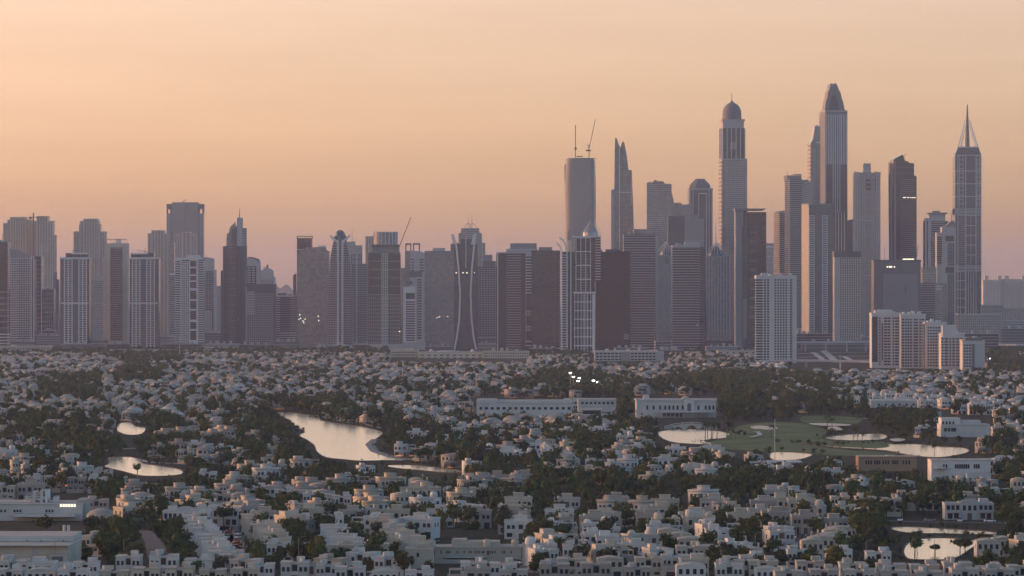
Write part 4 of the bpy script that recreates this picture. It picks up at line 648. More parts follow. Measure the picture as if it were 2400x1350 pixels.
T = lowrise('hotel_building', 'long beige low building at the foot of the centre towers, plain middle wing', 981, 1131, 826, 5800, 46, 'hotel', (4.5, 8.5), wm='dark_concrete', cols=rg(990, 1125, 10), wd=5); T.lathe('roof_dish', 1050, [(28, 826), (26, 823), (10, 822)], 'concrete', 18, 20, 1, .5)
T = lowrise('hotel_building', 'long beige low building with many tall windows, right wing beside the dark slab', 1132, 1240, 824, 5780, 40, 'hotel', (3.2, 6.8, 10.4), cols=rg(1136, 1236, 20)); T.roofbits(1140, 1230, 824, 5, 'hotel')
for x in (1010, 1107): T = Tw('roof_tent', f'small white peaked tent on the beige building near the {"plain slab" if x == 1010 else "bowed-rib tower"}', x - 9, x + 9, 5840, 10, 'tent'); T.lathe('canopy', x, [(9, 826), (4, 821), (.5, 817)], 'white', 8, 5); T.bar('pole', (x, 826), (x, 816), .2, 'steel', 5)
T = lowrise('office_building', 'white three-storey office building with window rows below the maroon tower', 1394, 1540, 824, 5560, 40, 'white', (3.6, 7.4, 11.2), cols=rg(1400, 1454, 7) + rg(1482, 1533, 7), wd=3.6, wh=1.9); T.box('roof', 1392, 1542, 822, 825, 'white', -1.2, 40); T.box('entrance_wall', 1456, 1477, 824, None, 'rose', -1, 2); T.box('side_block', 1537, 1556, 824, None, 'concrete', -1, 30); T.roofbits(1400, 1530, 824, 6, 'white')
T = lowrise('mall_building', 'cream low building with arched parapet at the left edge below the towers', -20, 117, 812, 6150, 40, 'cream', (4, 8), cols=rg(6, 112, 16)); T.lathe('dome', 31, [(8, 813), (6, 809), (1, 807)], 'cream', 12, 10)
lowrise('station_building', 'long low beige terminal with window strip, left of the dark spire tower', 248, 372, 820, 6100, 30, 'stone', (3.4,), cols=rg(256, 366, 14), wd=3)
T = lowrise('station_building', 'rounded-end low beige hall beside the white mast, left of centre', 380, 506, 820, 6120, 30, 'stone', (3.4,), cols=rg(388, 490, 10), wd=3); T.lathe('rounded_end', 504, [(8, None), (8, 823), (6, 820)], 'stone', 14, 12)
lowrise('hall_building', 'small white box hall at the foot of the plain grey slab', 689, 749, 822, 6150, 24, 'white', (3,), cols=rg(712, 745, 5))
lowrise('hall_building', 'pale blank hall left of the white front tower', 1682, 1775, 822, 5700, 30, 'stone', (3.5,), cols=rg(1690, 1765, 6), wd=2.5)
lowrise('hall_building', 'white hall with slanted corner tower below the dark banded tower', 1567, 1612, 840, 5600, 24, 'white', (3,), cols=rg(1576, 1606, 5))
lowrise('hall_building', 'long white shed roof left of the white front tower', 1640, 1730, 850, 5250, 24, 'pale', (3,), cols=rg(1650, 1722, 8))
T = lowrise('station_building', 'glazed pale blue station box right of the white front tower', 1868, 1956, 770, 7300, 30, 'pale', (4, 8), cols=rg(1874, 1950, 12), wd=3.4)
lowrise('warehouse', 'long white shed below the latticed tower', 1240, 1330, 842, 5650, 24, 'white', (3,), cols=rg(1248, 1322, 9))
POD = [(26, 80, 800, 7050), (84, 140, 786, 7300), (98, 128, 775, 7350), (142, 212, 806, 6850), (212, 250, 796, 7050), (250, 305, 806, 6950), (300, 345, 790, 7300), (372, 412, 788, 7200), (380, 470, 806, 6700), (480, 520, 780, 7300), (478, 560, 806, 6600), (560, 640, 808, 6600), (640, 700, 800, 6750), (740, 775, 812, 6600), (826, 866, 808, 6650), (996, 1064, 812, 6550), (1120, 1170, 806, 6600), (1240, 1312, 816, 6150), (1440, 1520, 815, 6050), (1536, 1578, 800, 6350), (1540, 1600, 820, 6000), (1650, 1720, 798, 6350), (1655, 1730, 812, 6100), (1866, 1960, 782, 7000), (1880, 2050, 800, 6600), (1960, 2046, 790, 6800), (2250, 2340, 782, 6200), (2310, 2420, 770, 6900), (2330, 2420, 752, 7600), (2100, 2160, 760, 6500)]
for i, (a, b, t, D) in enumerate(POD):
    nth = ['first', 'second', 'third', 'fourth', 'fifth', 'sixth', 'seventh', 'eighth', 'ninth', 'tenth', 'eleventh', 'twelfth', 'thirteenth', 'fourteenth', 'fifteenth', 'sixteenth', 'seventeenth', 'eighteenth', 'nineteenth', 'twentieth'] + ['twenty-' + x for x in ('first', 'second', 'third', 'fourth', 'fifth', 'sixth', 'seventh', 'eighth', 'ninth')] + ['thirtieth']
    NTH = nth
    T = Tw('podium_block', f'low block at the foot of the towers, {nth[i]} from left', a, b, D, 30, 'building', group='low blocks at the foot of the towers')
    m = ('dark_concrete', 'grey_panel', 'plum_glass')[i % 3]; T.box('wall', a, b, t, None, m); T.slabs(a, b, t, None, ('concrete', 'white_paint', 'concrete')[i % 3], 4.2, .7, .5, each=False); T.roofbits(a, b, t, i, 'concrete')
# elevated roads
def viaduct(lab, pts, z, wd=12):
    r = root('elevated_road', (0, 0, 0), lab, 'elevated road'); P = [Vector((wx(q[0], q[1]), q[1], q[2] if len(q) > 2 else z)) for q in pts]
    deck, rail = MB(), MB()
    for i, (p, q) in enumerate(zip(P[:-1], P[1:])):
        n = Vector((0, 1, 0)) * wd / 2; k = len(deck.v)
        for c in (p, q):
            for dy, dz in ((-wd / 2, -1.6), (wd / 2, -1.6), (wd / 2, 0), (-wd / 2, 0)): deck.v.append((c.x, c.y + dy, c.z + dz))
        for j in range(4): deck.f.append((k + j, k + (j + 1) % 4, k + 4 + (j + 1) % 4, k + 4 + j))
        for dy in (-wd / 2, wd / 2):
            k = len(rail.v)
            for c in (p, q):
                for ey, ez in ((-.15, .01), (.15, .01), (.15, 1.1), (-.15, 1.1)): rail.v.append((c.x, c.y + dy + ey, c.z + ez))
            for j in range(4): rail.f.append((k + j, k + (j + 1) % 4, k + 4 + (j + 1) % 4, k + 4 + j))
        mid = (p + q) / 2; MB().box(mid.x - 1, mid.x + 1, mid.y - 2, mid.y + 2, 0, mid.z - 1.7).build('pier', 'concrete', r)
    deck.build('deck', 'concrete', r); rail.build('parapet', 'apartment', r)
viaduct('pale curving flyover below the white apartment complex', [(1780, 5100, 7.5), (1850, 5100, 8), (1930, 5095, 8), (2010, 5085, 7.4), (2080, 5070, 6.2), (2140, 5050, 4.8), (2200, 5025, 3.2), (2260, 5000, 2)], 6.5)
viaduct('straight raised road at the right edge below the far apartment row', [(2300, 6400), (2340, 6400), (2380, 6380), (2430, 6380)], 12)
viaduct('raised railway crossing right of the white front tower', [(1866, 6500), (1910, 6500), (1960, 6500), (2010, 6520), (2048, 6540)], 14)
T = Tw('road_sign', 'green overhead road sign at the end of the curving flyover', 2230, 2252, 4650, 1, 'sign'); T.box('board', 2231, 2251, 866, 872, 'lawn', 0, .3); T.bar('post', (2233, 880), (2233, 866), .2, 'steel', .5); T.bar('post', (2249, 880), (2249, 866), .2, 'steel', .5)

# ------------------------------------------------------------------ villas
WINS = {}
def win_mesh(wd, ht):
    k = (round(wd, 1), round(ht, 1))
    if k not in WINS:
        me = MB().box(-wd / 2, wd / 2, -.06, .1, 0, ht).mesh('window', 'villa_glass')
        f = MB().box(-wd / 2 - .15, wd / 2 + .15, -.22, .05, -.2, -.02); n = len(me.vertices)
        WINS[k] = me
    return WINS[k]
def boxes(*b):
    mb = MB()
    for q in b: mb.box(*q)
    return mb
def ring(x0, x1, y0, y1, z0, z1, t=.35):
    return boxes((x0, x1, y0, y0 + t, z0, z1), (x0, x1, y1 - t, y1, z0, z1), (x0, x0 + t, y0 + t, y1 - t, z0, z1), (x1 - t, x1, y0 + t, y1 - t, z0, z1))
def arch_pts(x, z, wd, ht, n=6): return [(x - wd / 2, z), (x + wd / 2, z)] + [(x + wd / 2 * math.cos(math.pi * i / n), z + ht - wd / 2 + wd / 2 * math.sin(math.pi * i / n)) for i in range(n + 1)]
TANK = MB().lathe([(.55, 0), (.55, 1.1), (.3, 1.3)], 0, 0, 10).mesh('water_tank', 'white'); ACU = MB().box(-.6, .6, -.45, .45, 0, .95).mesh('air_conditioner', 'concrete')
V = []
def vt(w, d, h, kind, parts, wins): V.append(dict(w=w, d=d, h=h, kind=kind, parts=parts, wins=wins))
# (x, y of the wall, z, width, height, side) ; side 0 front, 1 left, 2 right
vt(13.5, 11, 9.2, 'two-storey villa with a square roof block',
   [('wall', boxes((-6.75, 6.75, 0, 11, 0, 6.9)), 0), ('parapet', ring(-6.95, 6.95, -.2, 11.2, 6.6, 7.5), 0), ('roof_block', boxes((-2.6, 2.8, 2.6, 8, 6.91, 9.0)), 0), ('roof_cap', boxes((-2.8, 3, 2.4, 8.2, 9.01, 9.3)), 0),
    ('porch', boxes((-2, 2.2, -2, -.01, 0, 3.4)), 0), ('door', boxes((-.8, 1, -2.1, -2.01, 0, 2.4)), 'door'), ('garage_door', boxes((3.4, 6, -.1, .0, 0, 2.5)), 'villa_glass')],
   [(-5, 0, 4.1, 1.3, 1.5, 0), (-3, 0, 4.1, 1.3, 1.5, 0), (.1, 0, 4.0, 1.8, 1.8, 0), (3.2, 0, 4.1, 1.3, 1.5, 0), (5.2, 0, 4.1, 1.3, 1.5, 0), (-4.6, 0, .9, 2.2, 1.6, 0), (3, -6.75, 4.1, 1.3, 1.5, 1), (8, -6.75, 4.1, 1.3, 1.5, 1), (4, 6.75, 4.1, 1.3, 1.5, 2), (8, 6.75, 4.1, 1.3, 1.5, 2)])
vt(10, 11, 7.8, 'two-storey townhouse with recessed balcony',
   [('wall', boxes((-5, -1.3, 0, 11, 0, 6.8), (-1.29, 1.29, 1.4, 11, 0, 6.8), (1.3, 5, .5, 11, 0, 6.8)), 0), ('parapet', boxes((-5.15, -1.2, -.18, 11.1, 6.81, 7.3), (1.2, 5.15, .3, 11.1, 6.81, 7.2)), 0), ('roof_block', boxes((-3.4, -.6, 5, 9, 7.31, 8.6)), 0), ('balcony', boxes((-1.28, 1.28, .1, 1.39, 3.2, 4.2)), 0), ('door', boxes((-.6, .6, 1.3, 1.39, 0, 2.3)), 'door'), ('garden_wall', boxes((-5, 5, -5, -4.8, 0, 1.9)), 0)],
   [(-4, 0, 4.2, 1, 1.4, 0), (-2.3, 0, 4.2, 1, 1.4, 0), (0, 1.4, 4.3, 1.8, 2, 0), (2.3, .5, 4.2, 1, 1.4, 0), (4, .5, 4.2, 1, 1.4, 0), (-3.2, 0, .8, 2, 1.7, 0), (3.2, .5, .8, 2, 1.7, 0), (5, -5, 4.2, 1, 1.4, 1), (5, 5, 4.2, 1, 1.4, 2)])
dome = MB().lathe([(2.1, 6.9), (2.1, 8.3), (1.9, 8.9), (1.3, 9.5), (.5, 9.8)], 3.6, 3, 12); drum2 = MB().lathe([(1.6, 6.9), (1.6, 7.6), (1.1, 8.3), (.3, 8.6)], -4.2, 4, 10)
vt(13, 11, 9.8, 'domed two-storey villa',
   [('wall', boxes((-6.5, 6.5, 0, 11, 0, 6.7)), 0), ('parapet', ring(-6.7, 6.7, -.2, 11.2, 6.4, 7.1), 0), ('dome', dome, 0), ('small_dome', drum2, 0), ('bay', MB().lathe([(2.2, 0), (2.2, 6.9)], 3.6, 1, 12), 0), ('terrace', boxes((-6.4, 1, -3, -.01, 0, 3.1)), 0), ('railing', ring(-6.4, 1, -3, -.02, 3.11, 4), 0), ('door', boxes((-2, -.6, -3.1, -3.01, 0, 2.4)), 'door')],
   [(-5.2, 0, 4.1, 1.1, 1.7, 0), (-3.2, 0, 4.1, 1.1, 1.7, 0), (-1, 0, 4.1, 1.1, 1.7, 0), (3.6, -1.2, 4.1, 1.4, 1.7, 0), (3.6, -1.2, .9, 1.4, 1.7, 0), (-4.6, -3, .8, 1.8, 1.6, 0), (4, -6.5, 4.1, 1.1, 1.5, 1), (8, -6.5, 4.1, 1.1, 1.5, 1), (4, 6.5, 4.1, 1.1, 1.5, 2)])
vault = [(-4.9, 6.8)] + [(-4.9 + 9.8 * i / 8, 6.8 + .75 * math.sin(math.pi * i / 8)) for i in range(1, 8)] + [(4.9, 6.8)]
vt(10, 11, 8.4, 'townhouse with a shallow vaulted roof',
   [('wall', boxes((-5, 5, 0, 11, 0, 6.79)), 0), ('vault_roof', MB().prism(vault, -.25, 11.2), 0), ('porch', boxes((-3.4, -.8, -1.6, -.01, 0, 3.2)), 0), ('door', boxes((-2.6, -1.5, -1.7, -1.61, 0, 2.3)), 'door'), ('chimney', boxes((3, 3.8, 7, 7.8, 7.2, 9)), 0)],
   [(-3.6, 0, 4.2, 1.2, 1.6, 0), (-1.2, 0, 4.2, 1.2, 1.6, 0), (1.2, 0, 4.2, 1.2, 1.6, 0), (3.6, 0, 4.2, 1.2, 1.6, 0), (2.6, 0, .7, 2.6, 1.9, 0), (5, -5, 4.2, 1.2, 1.4, 1), (5, 5, 4.2, 1.2, 1.4, 2)])
vt(16, 12, 8.8, 'stepped flat-roofed villa with roof terrace',
   [('wall', boxes((-8, 1.99, 0, 12, 0, 6.8), (2, 8, 2, 12, 0, 4.0)), 0), ('parapet', ring(-8.2, 2.2, -.2, 12.2, 6.6, 7.3), 0), ('terrace_railing', ring(2.3, 8.2, 1.8, 12.1, 4.01, 4.9), 0), ('roof_block', boxes((-6.5, -2, 4, 10, 6.81, 8.8)), 0), ('pergola', boxes((2.6, 7.6, 2.3, 2.6, 6.6, 6.9), (2.6, 7.6, 9, 9.3, 6.6, 6.9), (2.6, 2.9, 2.3, 2.6, 4, 6.6), (7.3, 7.6, 2.3, 2.6, 4, 6.6), (7.3, 7.6, 9, 9.3, 4, 6.6), (7.3, 7.6, 2.6, 9, 6.6, 6.9)), 0), ('door', boxes((-1, .6, -.1, .0, 0, 2.5)), 'door')],
   [(-6.6, 0, 4.1, 1.6, 1.6, 0), (-4, 0, 4.1, 1.6, 1.6, 0), (-.6, 0, 4.1, 2.4, 1.7, 0), (-6, 0, .8, 2.6, 1.9, 0), (5, 2, .8, 3, 2, 0), (4, -8, 4.1, 1.3, 1.5, 1), (8, -8, 4.1, 1.3, 1.5, 1), (5, 8, 1, 1.3, 1.5, 2)])
arc5 = boxes((-11, -4.01, 0, 13, 0, 7), (-4, 4, -1.2, 13, 0, 7.8), (4.01, 11, 0, 13, 0, 7))
vt(22, 13, 9.6, 'wide mansion with projecting centre and balcony',
   [('wall', arc5, 0), ('parapet', ring(-11.2, 11.2, -.25, 13.2, 6.7, 7.5), 0), ('centre_parapet', MB().prism([(-4.2, 7.81), (4.2, 7.81), (3.5, 8.9), (1.5, 9.5), (-1.5, 9.5), (-3.5, 8.9)], -1.4, -.9), 0), ('balcony', boxes((-10.6, -4.2, -2.4, -.01, 3.2, 4.2), (4.2, 10.6, -2.4, -.01, 3.2, 4.2)), 0),
    ('column', boxes(*[(x - .25, x + .25, -2.3, -1.8, 0, 3.19) for x in (-10.3, -7.4, -4.5, 4.5, 7.4, 10.3)]), 0), ('door', boxes((-1, 1, -1.3, -1.21, 0, 3)), 'door'), ('roof_block', boxes((-9, -5, 5, 10, 7.01, 9.2)), 0)],
   [(x, 0, 4.4, 1.4, 2, 0) for x in (-9.5, -7.4, -5.3, 5.3, 7.4, 9.5)] + [(x, -1.2, 4.2, 1.3, 2.2, 0) for x in (-2.4, 0, 2.4)] + [(x, 0, .6, 2, 2.2, 0) for x in (-8.8, -6, 6, 8.8)] + [(5, -11, 4.2, 1.3, 1.6, 1), (9, -11, 4.2, 1.3, 1.6, 1), (5, 11, 4.2, 1.3, 1.6, 2)])
hip = MB(); hip.v = [(-8, -1, 5.4), (8, -1, 5.4), (8, 12, 5.4), (-8, 12, 5.4), (-3.2, 5.5, 8.8), (3.2, 5.5, 8.8)]; hip.f = [(0, 1, 5, 4), (1, 2, 5), (2, 3, 4, 5), (3, 0, 4), (3, 2, 1, 0)]
vt(15, 11, 8.8, 'hip-roofed villa', [('wall', boxes((-7.2, 7.2, 0, 11, 0, 5.39)), 0), ('hip_roof', hip, 0), ('porch', boxes((-2, 2, -2.4, -.01, 0, 3.2)), 0), ('bay', boxes((3, 6, -1.5, -.01, 0, 5)), 0)], [(-5, 0, 3, 1.4, 1.5, 0), (-2.4, 0, 3.4, 1.4, 1.4, 0), (4.5, -1.5, 3, 1.6, 1.5, 0), (-5, 0, .7, 2, 1.6, 0), (4, -7.2, 3, 1.3, 1.4, 1), (4, 7.2, 3, 1.3, 1.4, 2)])
SV = (.82, .82, .92)
for v in V:
    v['w'] *= SV[0]; v['d'] *= SV[1]; v['h'] *= SV[2]
    for n, mb, r in v['parts']: mb.v = [(a * SV[0], b * SV[1], c * SV[2]) for a, b, c in mb.v]
    v['wins'] = [(x * .82, y * .82, z * .92, a * .85, b * .92, q) for x, y, z, a, b, q in v['wins']]
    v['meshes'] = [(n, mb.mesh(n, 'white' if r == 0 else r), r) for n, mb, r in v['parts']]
    g = MB()
    for (x, y, z, a, b, s) in v['wins']:
        if s == 0: g.box(x - a / 2, x + a / 2, y - .06, y + .1, z, z + b)
        elif s == 1: g.box(y - .06, y + .1, x - a / 2, x + a / 2, z, z + b)
        else: g.box(y - .1, y + .06, x - a / 2, x + a / 2, z, z + b)
    v['glazing'] = g
    # joined arrays for the far stuff
    allm = MB(); mi = []
    for n, mb, r in v['parts'] + [('g', g, 'villa_glass')]:
        k = len(allm.v); allm.v += mb.v; allm.f += [tuple(k + i for i in f) for f in mb.f]; mi += [0 if r == 0 else 4] * len(mb.f)
    v['all'] = (np.array(allm.v, dtype=np.float32), allm.f, mi)
    low = MB()
    for n, mb, r in v['parts'][:4]:
        if r == 0: k = len(low.v); low.v += mb.v; low.f += [tuple(k + i for i in f) for f in mb.f]
    k0 = len(low.f); low.box(-3, 3, -.1, .1, 4, 5.6).box(-4.5, -1, -.1, .1, .8, 2.6)
    v['low'] = (np.array(low.v, dtype=np.float32), low.f, [0] * k0 + [4] * 12)

# raster of what the photo keeps clear (water, lawns, special buildings), one cell = 3 photo pixels
GW, GH = 800, 450
gx, gy = np.meshgrid(np.arange(GW) * 3 + 1.5, np.arange(GH) * 3 + 1.5)
def inside(poly):
    r = np.zeros((GH, GW), bool); n = len(poly)
    for i in range(n):
        (x1, y1), (x2, y2) = poly[i], poly[(i + 1) % n]
        if y1 == y2: continue
        c = ((gy >= min(y1, y2)) & (gy < max(y1, y2))); r ^= c & (gx < (x2 - x1) * (gy - y1) / (y2 - y1) + x1)
    return r
CLEAR = np.zeros((GH, GW), bool); WATERM = np.zeros((GH, GW), bool); GOLF = np.zeros((GH, GW), bool)
for q in WPOLY.values(): WATERM |= inside(q)
for q in LPOLY[:1]: WATERM |= inside(q)
CLEAR |= WATERM
for q in (LPOLY[0], LPOLY[4]): GOLF |= inside(q)
def rect(a, b, c, d): CLEAR[int(b / 3):int(d / 3), max(0, int(a / 3)):int(c / 3)] = True
for q in ((0, 1255, 168, 1320), (0, 1163, 200, 1205), (195, 1192, 275, 1212), (1003, 1263, 1226, 1308), (1490, 928, 1682, 972), (2010, 1066, 2150, 1098), (2183, 1075, 2322, 1118), (2205, 980, 2322, 1018), (2040, 936, 2204, 950), (1117, 934, 1445, 968), (1555, 985, 1690, 1008), (505, 1236, 556, 1298), (870, 1020, 890, 1050), (340, 1248, 372, 1305), (2085, 1214, 2330, 1260), (0, 760, 2400, 812), (915, 820, 1240, 846), (1394, 820, 1560, 846), (1770, 640, 1868, 846), (2040, 720, 2310, 860), (1866, 800, 2046, 850), (1860, 850, 2260, 864)): rect(*q)
HEAVY = np.zeros((GH, GW), bool)
for q in ([(640, 935), (800, 938), (830, 965), (980, 990), (1060, 1030), (1250, 1080), (1320, 1098), (1200, 1104), (990, 1082), (900, 1060), (885, 1010), (740, 975), (620, 960)], [(600, 955), (650, 962), (705, 1010), (740, 1065), (700, 1085), (570, 1090), (545, 1040)],
          [(1180, 905), (1330, 870), (1480, 900), (1500, 950), (1500, 1000), (1350, 985), (1180, 935)], [(1480, 900), (1700, 875), (1960, 890), (1960, 965), (1850, 990), (1690, 975)], [(110, 1115), (350, 1120), (420, 1100), (540, 1115), (545, 1150), (280, 1180), (110, 1165)],
          [(0, 1210), (280, 1205), (420, 1185), (425, 1290), (350, 1310), (230, 1312), (170, 1255), (0, 1250)], [(1250, 1115), (1760, 1130), (1760, 1165), (1250, 1158)], [(1990, 1165), (2100, 1140), (2400, 1175), (2400, 1235), (2080, 1240), (2120, 1290), (2110, 1310), (2010, 1260)],
          [(1680, 1085), (2400, 1090), (2400, 1138), (1700, 1140)], [(2270, 1045), (2400, 1045), (2400, 1085), (2262, 1085)], [(1480, 975), (1560, 985), (1540, 1050), (1480, 1040)], [(2300, 800), (2400, 800), (2400, 875), (2300, 875)], [(1960, 965), (2200, 955), (2200, 1000), (2020, 1010)], [(60, 990), (260, 1000), (260, 1060), (380, 1030), (480, 1045), (300, 1062), (180, 1085), (60, 1040)],
          [(250, 835), (430, 835), (420, 850), (300, 860)], [(270, 870), (390, 865), (380, 900), (290, 905)], [(90, 900), (240, 880), (240, 940), (100, 935)]): HEAVY |= inside(q)
def blocked(x, D, wd, h, golf=True, wonly=False):
    px, pb = proj(x, D); s = F / D; x0, x1 = (px - wd * s / 2) / 3, (px + wd * s / 2) / 3; y0, y1 = (pb - h * s) / 3, pb / 3
    if x1 < 0 or x0 >= GW or y0 >= GH: return False
    sl = (slice(max(0, int(y0)), max(0, min(GH, int(y1) + 1))), slice(max(0, int(x0)), min(GW, int(x1) + 1)))
    if wonly: return bool(WATERM[sl].sum() > 1)
    return bool(CLEAR[sl].any() or (golf and GOLF[sl].any()))
def zone(arr, x, D, h):
    px, pb = proj(x, D); j, i = int(px / 3), int((pb - .5 * h * F / D) / 3)
    return 0 <= i < GH and 0 <= j < GW and bool(arr[i, j])
VL = []; GRID = {}
def tree_free(x, y, r=1.5):
    k = (int(x // 25), int(y // 25))
    for a in (-1, 0, 1):
        for b in (-1, 0, 1):
            for (u, v_, q) in GRID.get((k[0] + a, k[1] + b), ()):
                if abs(u - x) < q * .5 + r and -1.5 < y - v_ < 13: return False
    return True
def free(x, y, r):
    k = (int(x // 25), int(y // 25))
    for a in (-1, 0, 1):
        for b in (-1, 0, 1):
            for (u, v_, q) in GRID.get((k[0] + a, k[1] + b), ()):
                if abs(u - x) < (q + r) * .5 + .3 and abs(v_ - y) < 13: return False
    return True
def add_villa(x, D, ty, col, yaw=0, own=False):
    w_ = V[ty]['w']
    if not free(x, D, w_): return
    GRID.setdefault((int(x // 25), int(D // 25)), []).append((x, D, w_)); VL.append(dict(x=x, D=D, ty=ty, col=col, yaw=yaw, own=own, sx=(rnd.choice((1, -1)) if not yaw else 1) * rnd.uniform(.88, 1.08), sz=rnd.uniform(.92, 1.1)))
def row(x0, t0, x1, t1, n, ty, col, yaw=0):
    n = int(n * 1.2 + .3) if n > 2 else n
    for i in range(n):
        f = i / max(1, n - 1); ty_ = ty if isinstance(ty, int) else ty[i % len(ty)]
        h = 6.3; D = Dtop(t0 + (t1 - t0) * f, h); xx = wx(x0 + (x1 - x0) * f, D)
        if not blocked(xx, D, V[ty_]['w'] * .8, 6.5, wonly=True): add_villa(wx(x0 + (x1 - x0) * f, D), D, ty_, col if isinstance(col, str) else col[i % len(col)], yaw, True)
# white villas in the middle ground
for a in ((825, 945, 965, 943, 4, (4, 0), 'white'), (965, 958, 1050, 985, 4, (2, 0), 'white'), (1080, 975, 1145, 980, 3, (0, 4), 'stone'), (975, 1014, 1060, 1028, 4, (0, 1), 'white'), (1082, 1008, 1160, 1030, 3, (0, 4), 'white'), (1070, 1038, 1260, 1066, 6, (4, 0, 2), 'white'),
          (1205, 1030, 1290, 1050, 3, (2, 4), 'white'), (1300, 1056, 1345, 1064, 2, (4, 4), 'white'), (1390, 1064, 1460, 1068, 2, (5, 4), 'white'), (1355, 1000, 1465, 1022, 4, (4, 2, 0), 'white'), (1510, 1046, 1770, 1056, 7, (4, 5, 0), 'white'), (1590, 1100, 1690, 1094, 3, (2, 4), 'stone'), (1480, 1073, 1560, 1076, 3, (0, 4), 'pale'),
          (1965, 915, 2190, 930, 7, (2, 0, 5), 'white'), (2215, 928, 2380, 945, 5, (2, 0, 4), 'white'), (2300, 952, 2400, 960, 3, (5, 4), 'white'), (2330, 1000, 2400, 1010, 3, (2, 5), 'stone'), (2345, 1082, 2400, 1082, 2, (5, 4), 'white'), (1850, 890, 1960, 892, 4, (2, 0), 'pale'), (1820, 895, 1880, 905, 3, (2, 4), 'white'), (1780, 1092, 1830, 1096, 2, (4, 4), 'pale'),
          (1935, 1110, 1975, 1108, 1, (5,), 'pale'), (2150, 1160, 2190, 1160, 1, (5,), 'cream'), (2225, 1162, 2290, 1165, 2, (0, 4), 'stone'), (2272, 1180, 2325, 1180, 1, (5,), 'concrete'), (1330, 940, 1335, 940, 1, (5,), 'white'), (2060, 930, 2170, 938, 3, (2, 0), 'white'),
          (210, 942, 250, 945, 2, (0, 4), 'pale'), (135, 972, 200, 975, 3, (0, 0), 'pale'), (350, 1098, 410, 1100, 2, (0, 4), 'pale'), (432, 1108, 485, 1108, 2, (1, 1), 'pale'), (470, 1042, 525, 1045, 2, (4, 1), 'pale'), (390, 1015, 470, 1000, 4, (0, 1), 'rose'), (560, 1022, 660, 1035, 4, (3, 1), 'rose')): row(*a)
# nearest rows and the receding terraces
for a in ((436, 1200, 505, 1194, 3, (5, 1), 'white', 0), (425, 1206, 487, 1292, 11, 1, 'white', R(-90)), (565, 1206, 618, 1262, 8, 1, 'cream', R(-90)), (752, 1232, 795, 1272, 6, 3, 'white', R(-90)), (890, 1240, 950, 1284, 5, (4, 1), 'cream', R(-90)),
          (1408, 1240, 1490, 1236, 3, (4, 1), 'white', 0), (1412, 1252, 1470, 1272, 4, 4, 'white', 0), (1560, 1232, 1610, 1230, 2, (4, 1), 'white', 0), (1568, 1246, 1620, 1262, 4, 3, 'cream', 0), (1690, 1228, 1705, 1255, 3, 4, 'white', 0), (1980, 1235, 1905, 1272, 7, 3, 'cream', 0), (2395, 1252, 2200, 1300, 9, (3, 1), 'stone', 0),
          (1875, 1288, 2060, 1294, 6, (1, 3, 1), 'white', 0), (655, 1278, 735, 1280, 4, (1, 3), 'white', 0), (800, 1282, 965, 1280, 6, (1, 1, 3), 'cream', 0), (1265, 1281, 1380, 1284, 4, (2, 1), 'pale', 0), (1448, 1280, 1618, 1282, 6, (1, 3), 'cream', 0), (1655, 1282, 1760, 1284, 4, (3, 1), 'cream', 0),
          (30, 1316, 255, 1318, 8, (1, 4), 'white', 0), (300, 1308, 520, 1310, 8, (1, 3, 1), 'pale', 0), (548, 1305, 600, 1305, 2, 1, 'stone', 0), (612, 1322, 820, 1322, 8, (1, 1, 4), 'pale', 0), (1340, 1308, 1520, 1310, 6, (1, 3), 'cream', 0), (1300, 1326, 1560, 1330, 8, 1, 'rose', 0), (1570, 1312, 1790, 1314, 6, (1, 4), 'cream', 0), (1620, 1328, 1800, 1330, 6, (3, 1), 'white', 0),
          (1810, 1318, 1900, 1318, 3, 1, 'rose', 0), (1940, 1322, 2000, 1322, 3, (1, 3), 'cream', 0), (2040, 1320, 2400, 1330, 13, (1, 4, 1), 'stone', 0), (820, 1335, 1010, 1338, 7, (1, 3), 'pale', 0), (20, 1336, 220, 1340, 8, (1, 3), 'pale', 0), (240, 1337, 600, 1338, 13, (1, 1, 3), 'cream', 0), (1110, 1318, 1180, 1322, 3, (1, 1), 'white', 0), (1850, 1338, 2400, 1340, 18, (1, 3, 1), 'stone', 0), (1100, 1338, 1240, 1338, 4, (4, 1), 'stone', 0),
          (1215, 1170, 1790, 1176, 9, 0, ('cream', 'rose', 'stone'), 0), (1205, 1200, 1790, 1210, 10, 0, ('rose', 'cream', 'pale'), 0), (1220, 1222, 1400, 1228, 4, (0, 2, 4), ('white', 'pale'), 0), (60, 1300, 60, 1300, 0, 0, 'white', 0),
          (620, 1200, 980, 1196, 7, (0, 4), ('rose', 'pale', 'cream', 'white'), 0), (990, 1196, 1160, 1200, 4, 0, ('rose', 'pale', 'cream'), 0), (700, 1206, 860, 1212, 4, (1, 4, 1), ('white', 'cream'), 0), (600, 1140, 800, 1165, 6, (1, 3), ('pale', 'stone'), 0), (830, 1118, 960, 1120, 4, (4, 1), ('rose', 'pale'), 0), (1100, 1118, 1230, 1118, 4, 0, 'rose', 0), (970, 1150, 1120, 1146, 5, (0, 1), ('cream', 'stone'), 0),
          (1810, 1155, 1860, 1156, 2, 0, 'stone', 0), (1880, 1160, 2090, 1172, 7, (0, 1), ('rose', 'cream'), 0), (1830, 1172, 1880, 1176, 2, 0, 'cream', 0), (1820, 1205, 1990, 1218, 5, (0, 4), ('rose', 'pale'), 0), (225, 1170, 540, 1158, 12, 1, ('rose', 'stone'), 0), (20, 1118, 230, 1122, 8, (1, 4), ('rose', 'stone', 'pale'), 0), (10, 1140, 110, 1138, 5, (1, 0), ('stone', 'rose'), 0), (120, 1100, 240, 1104, 5, (4, 1), ('pale', 'stone'), 0)): row(*a)
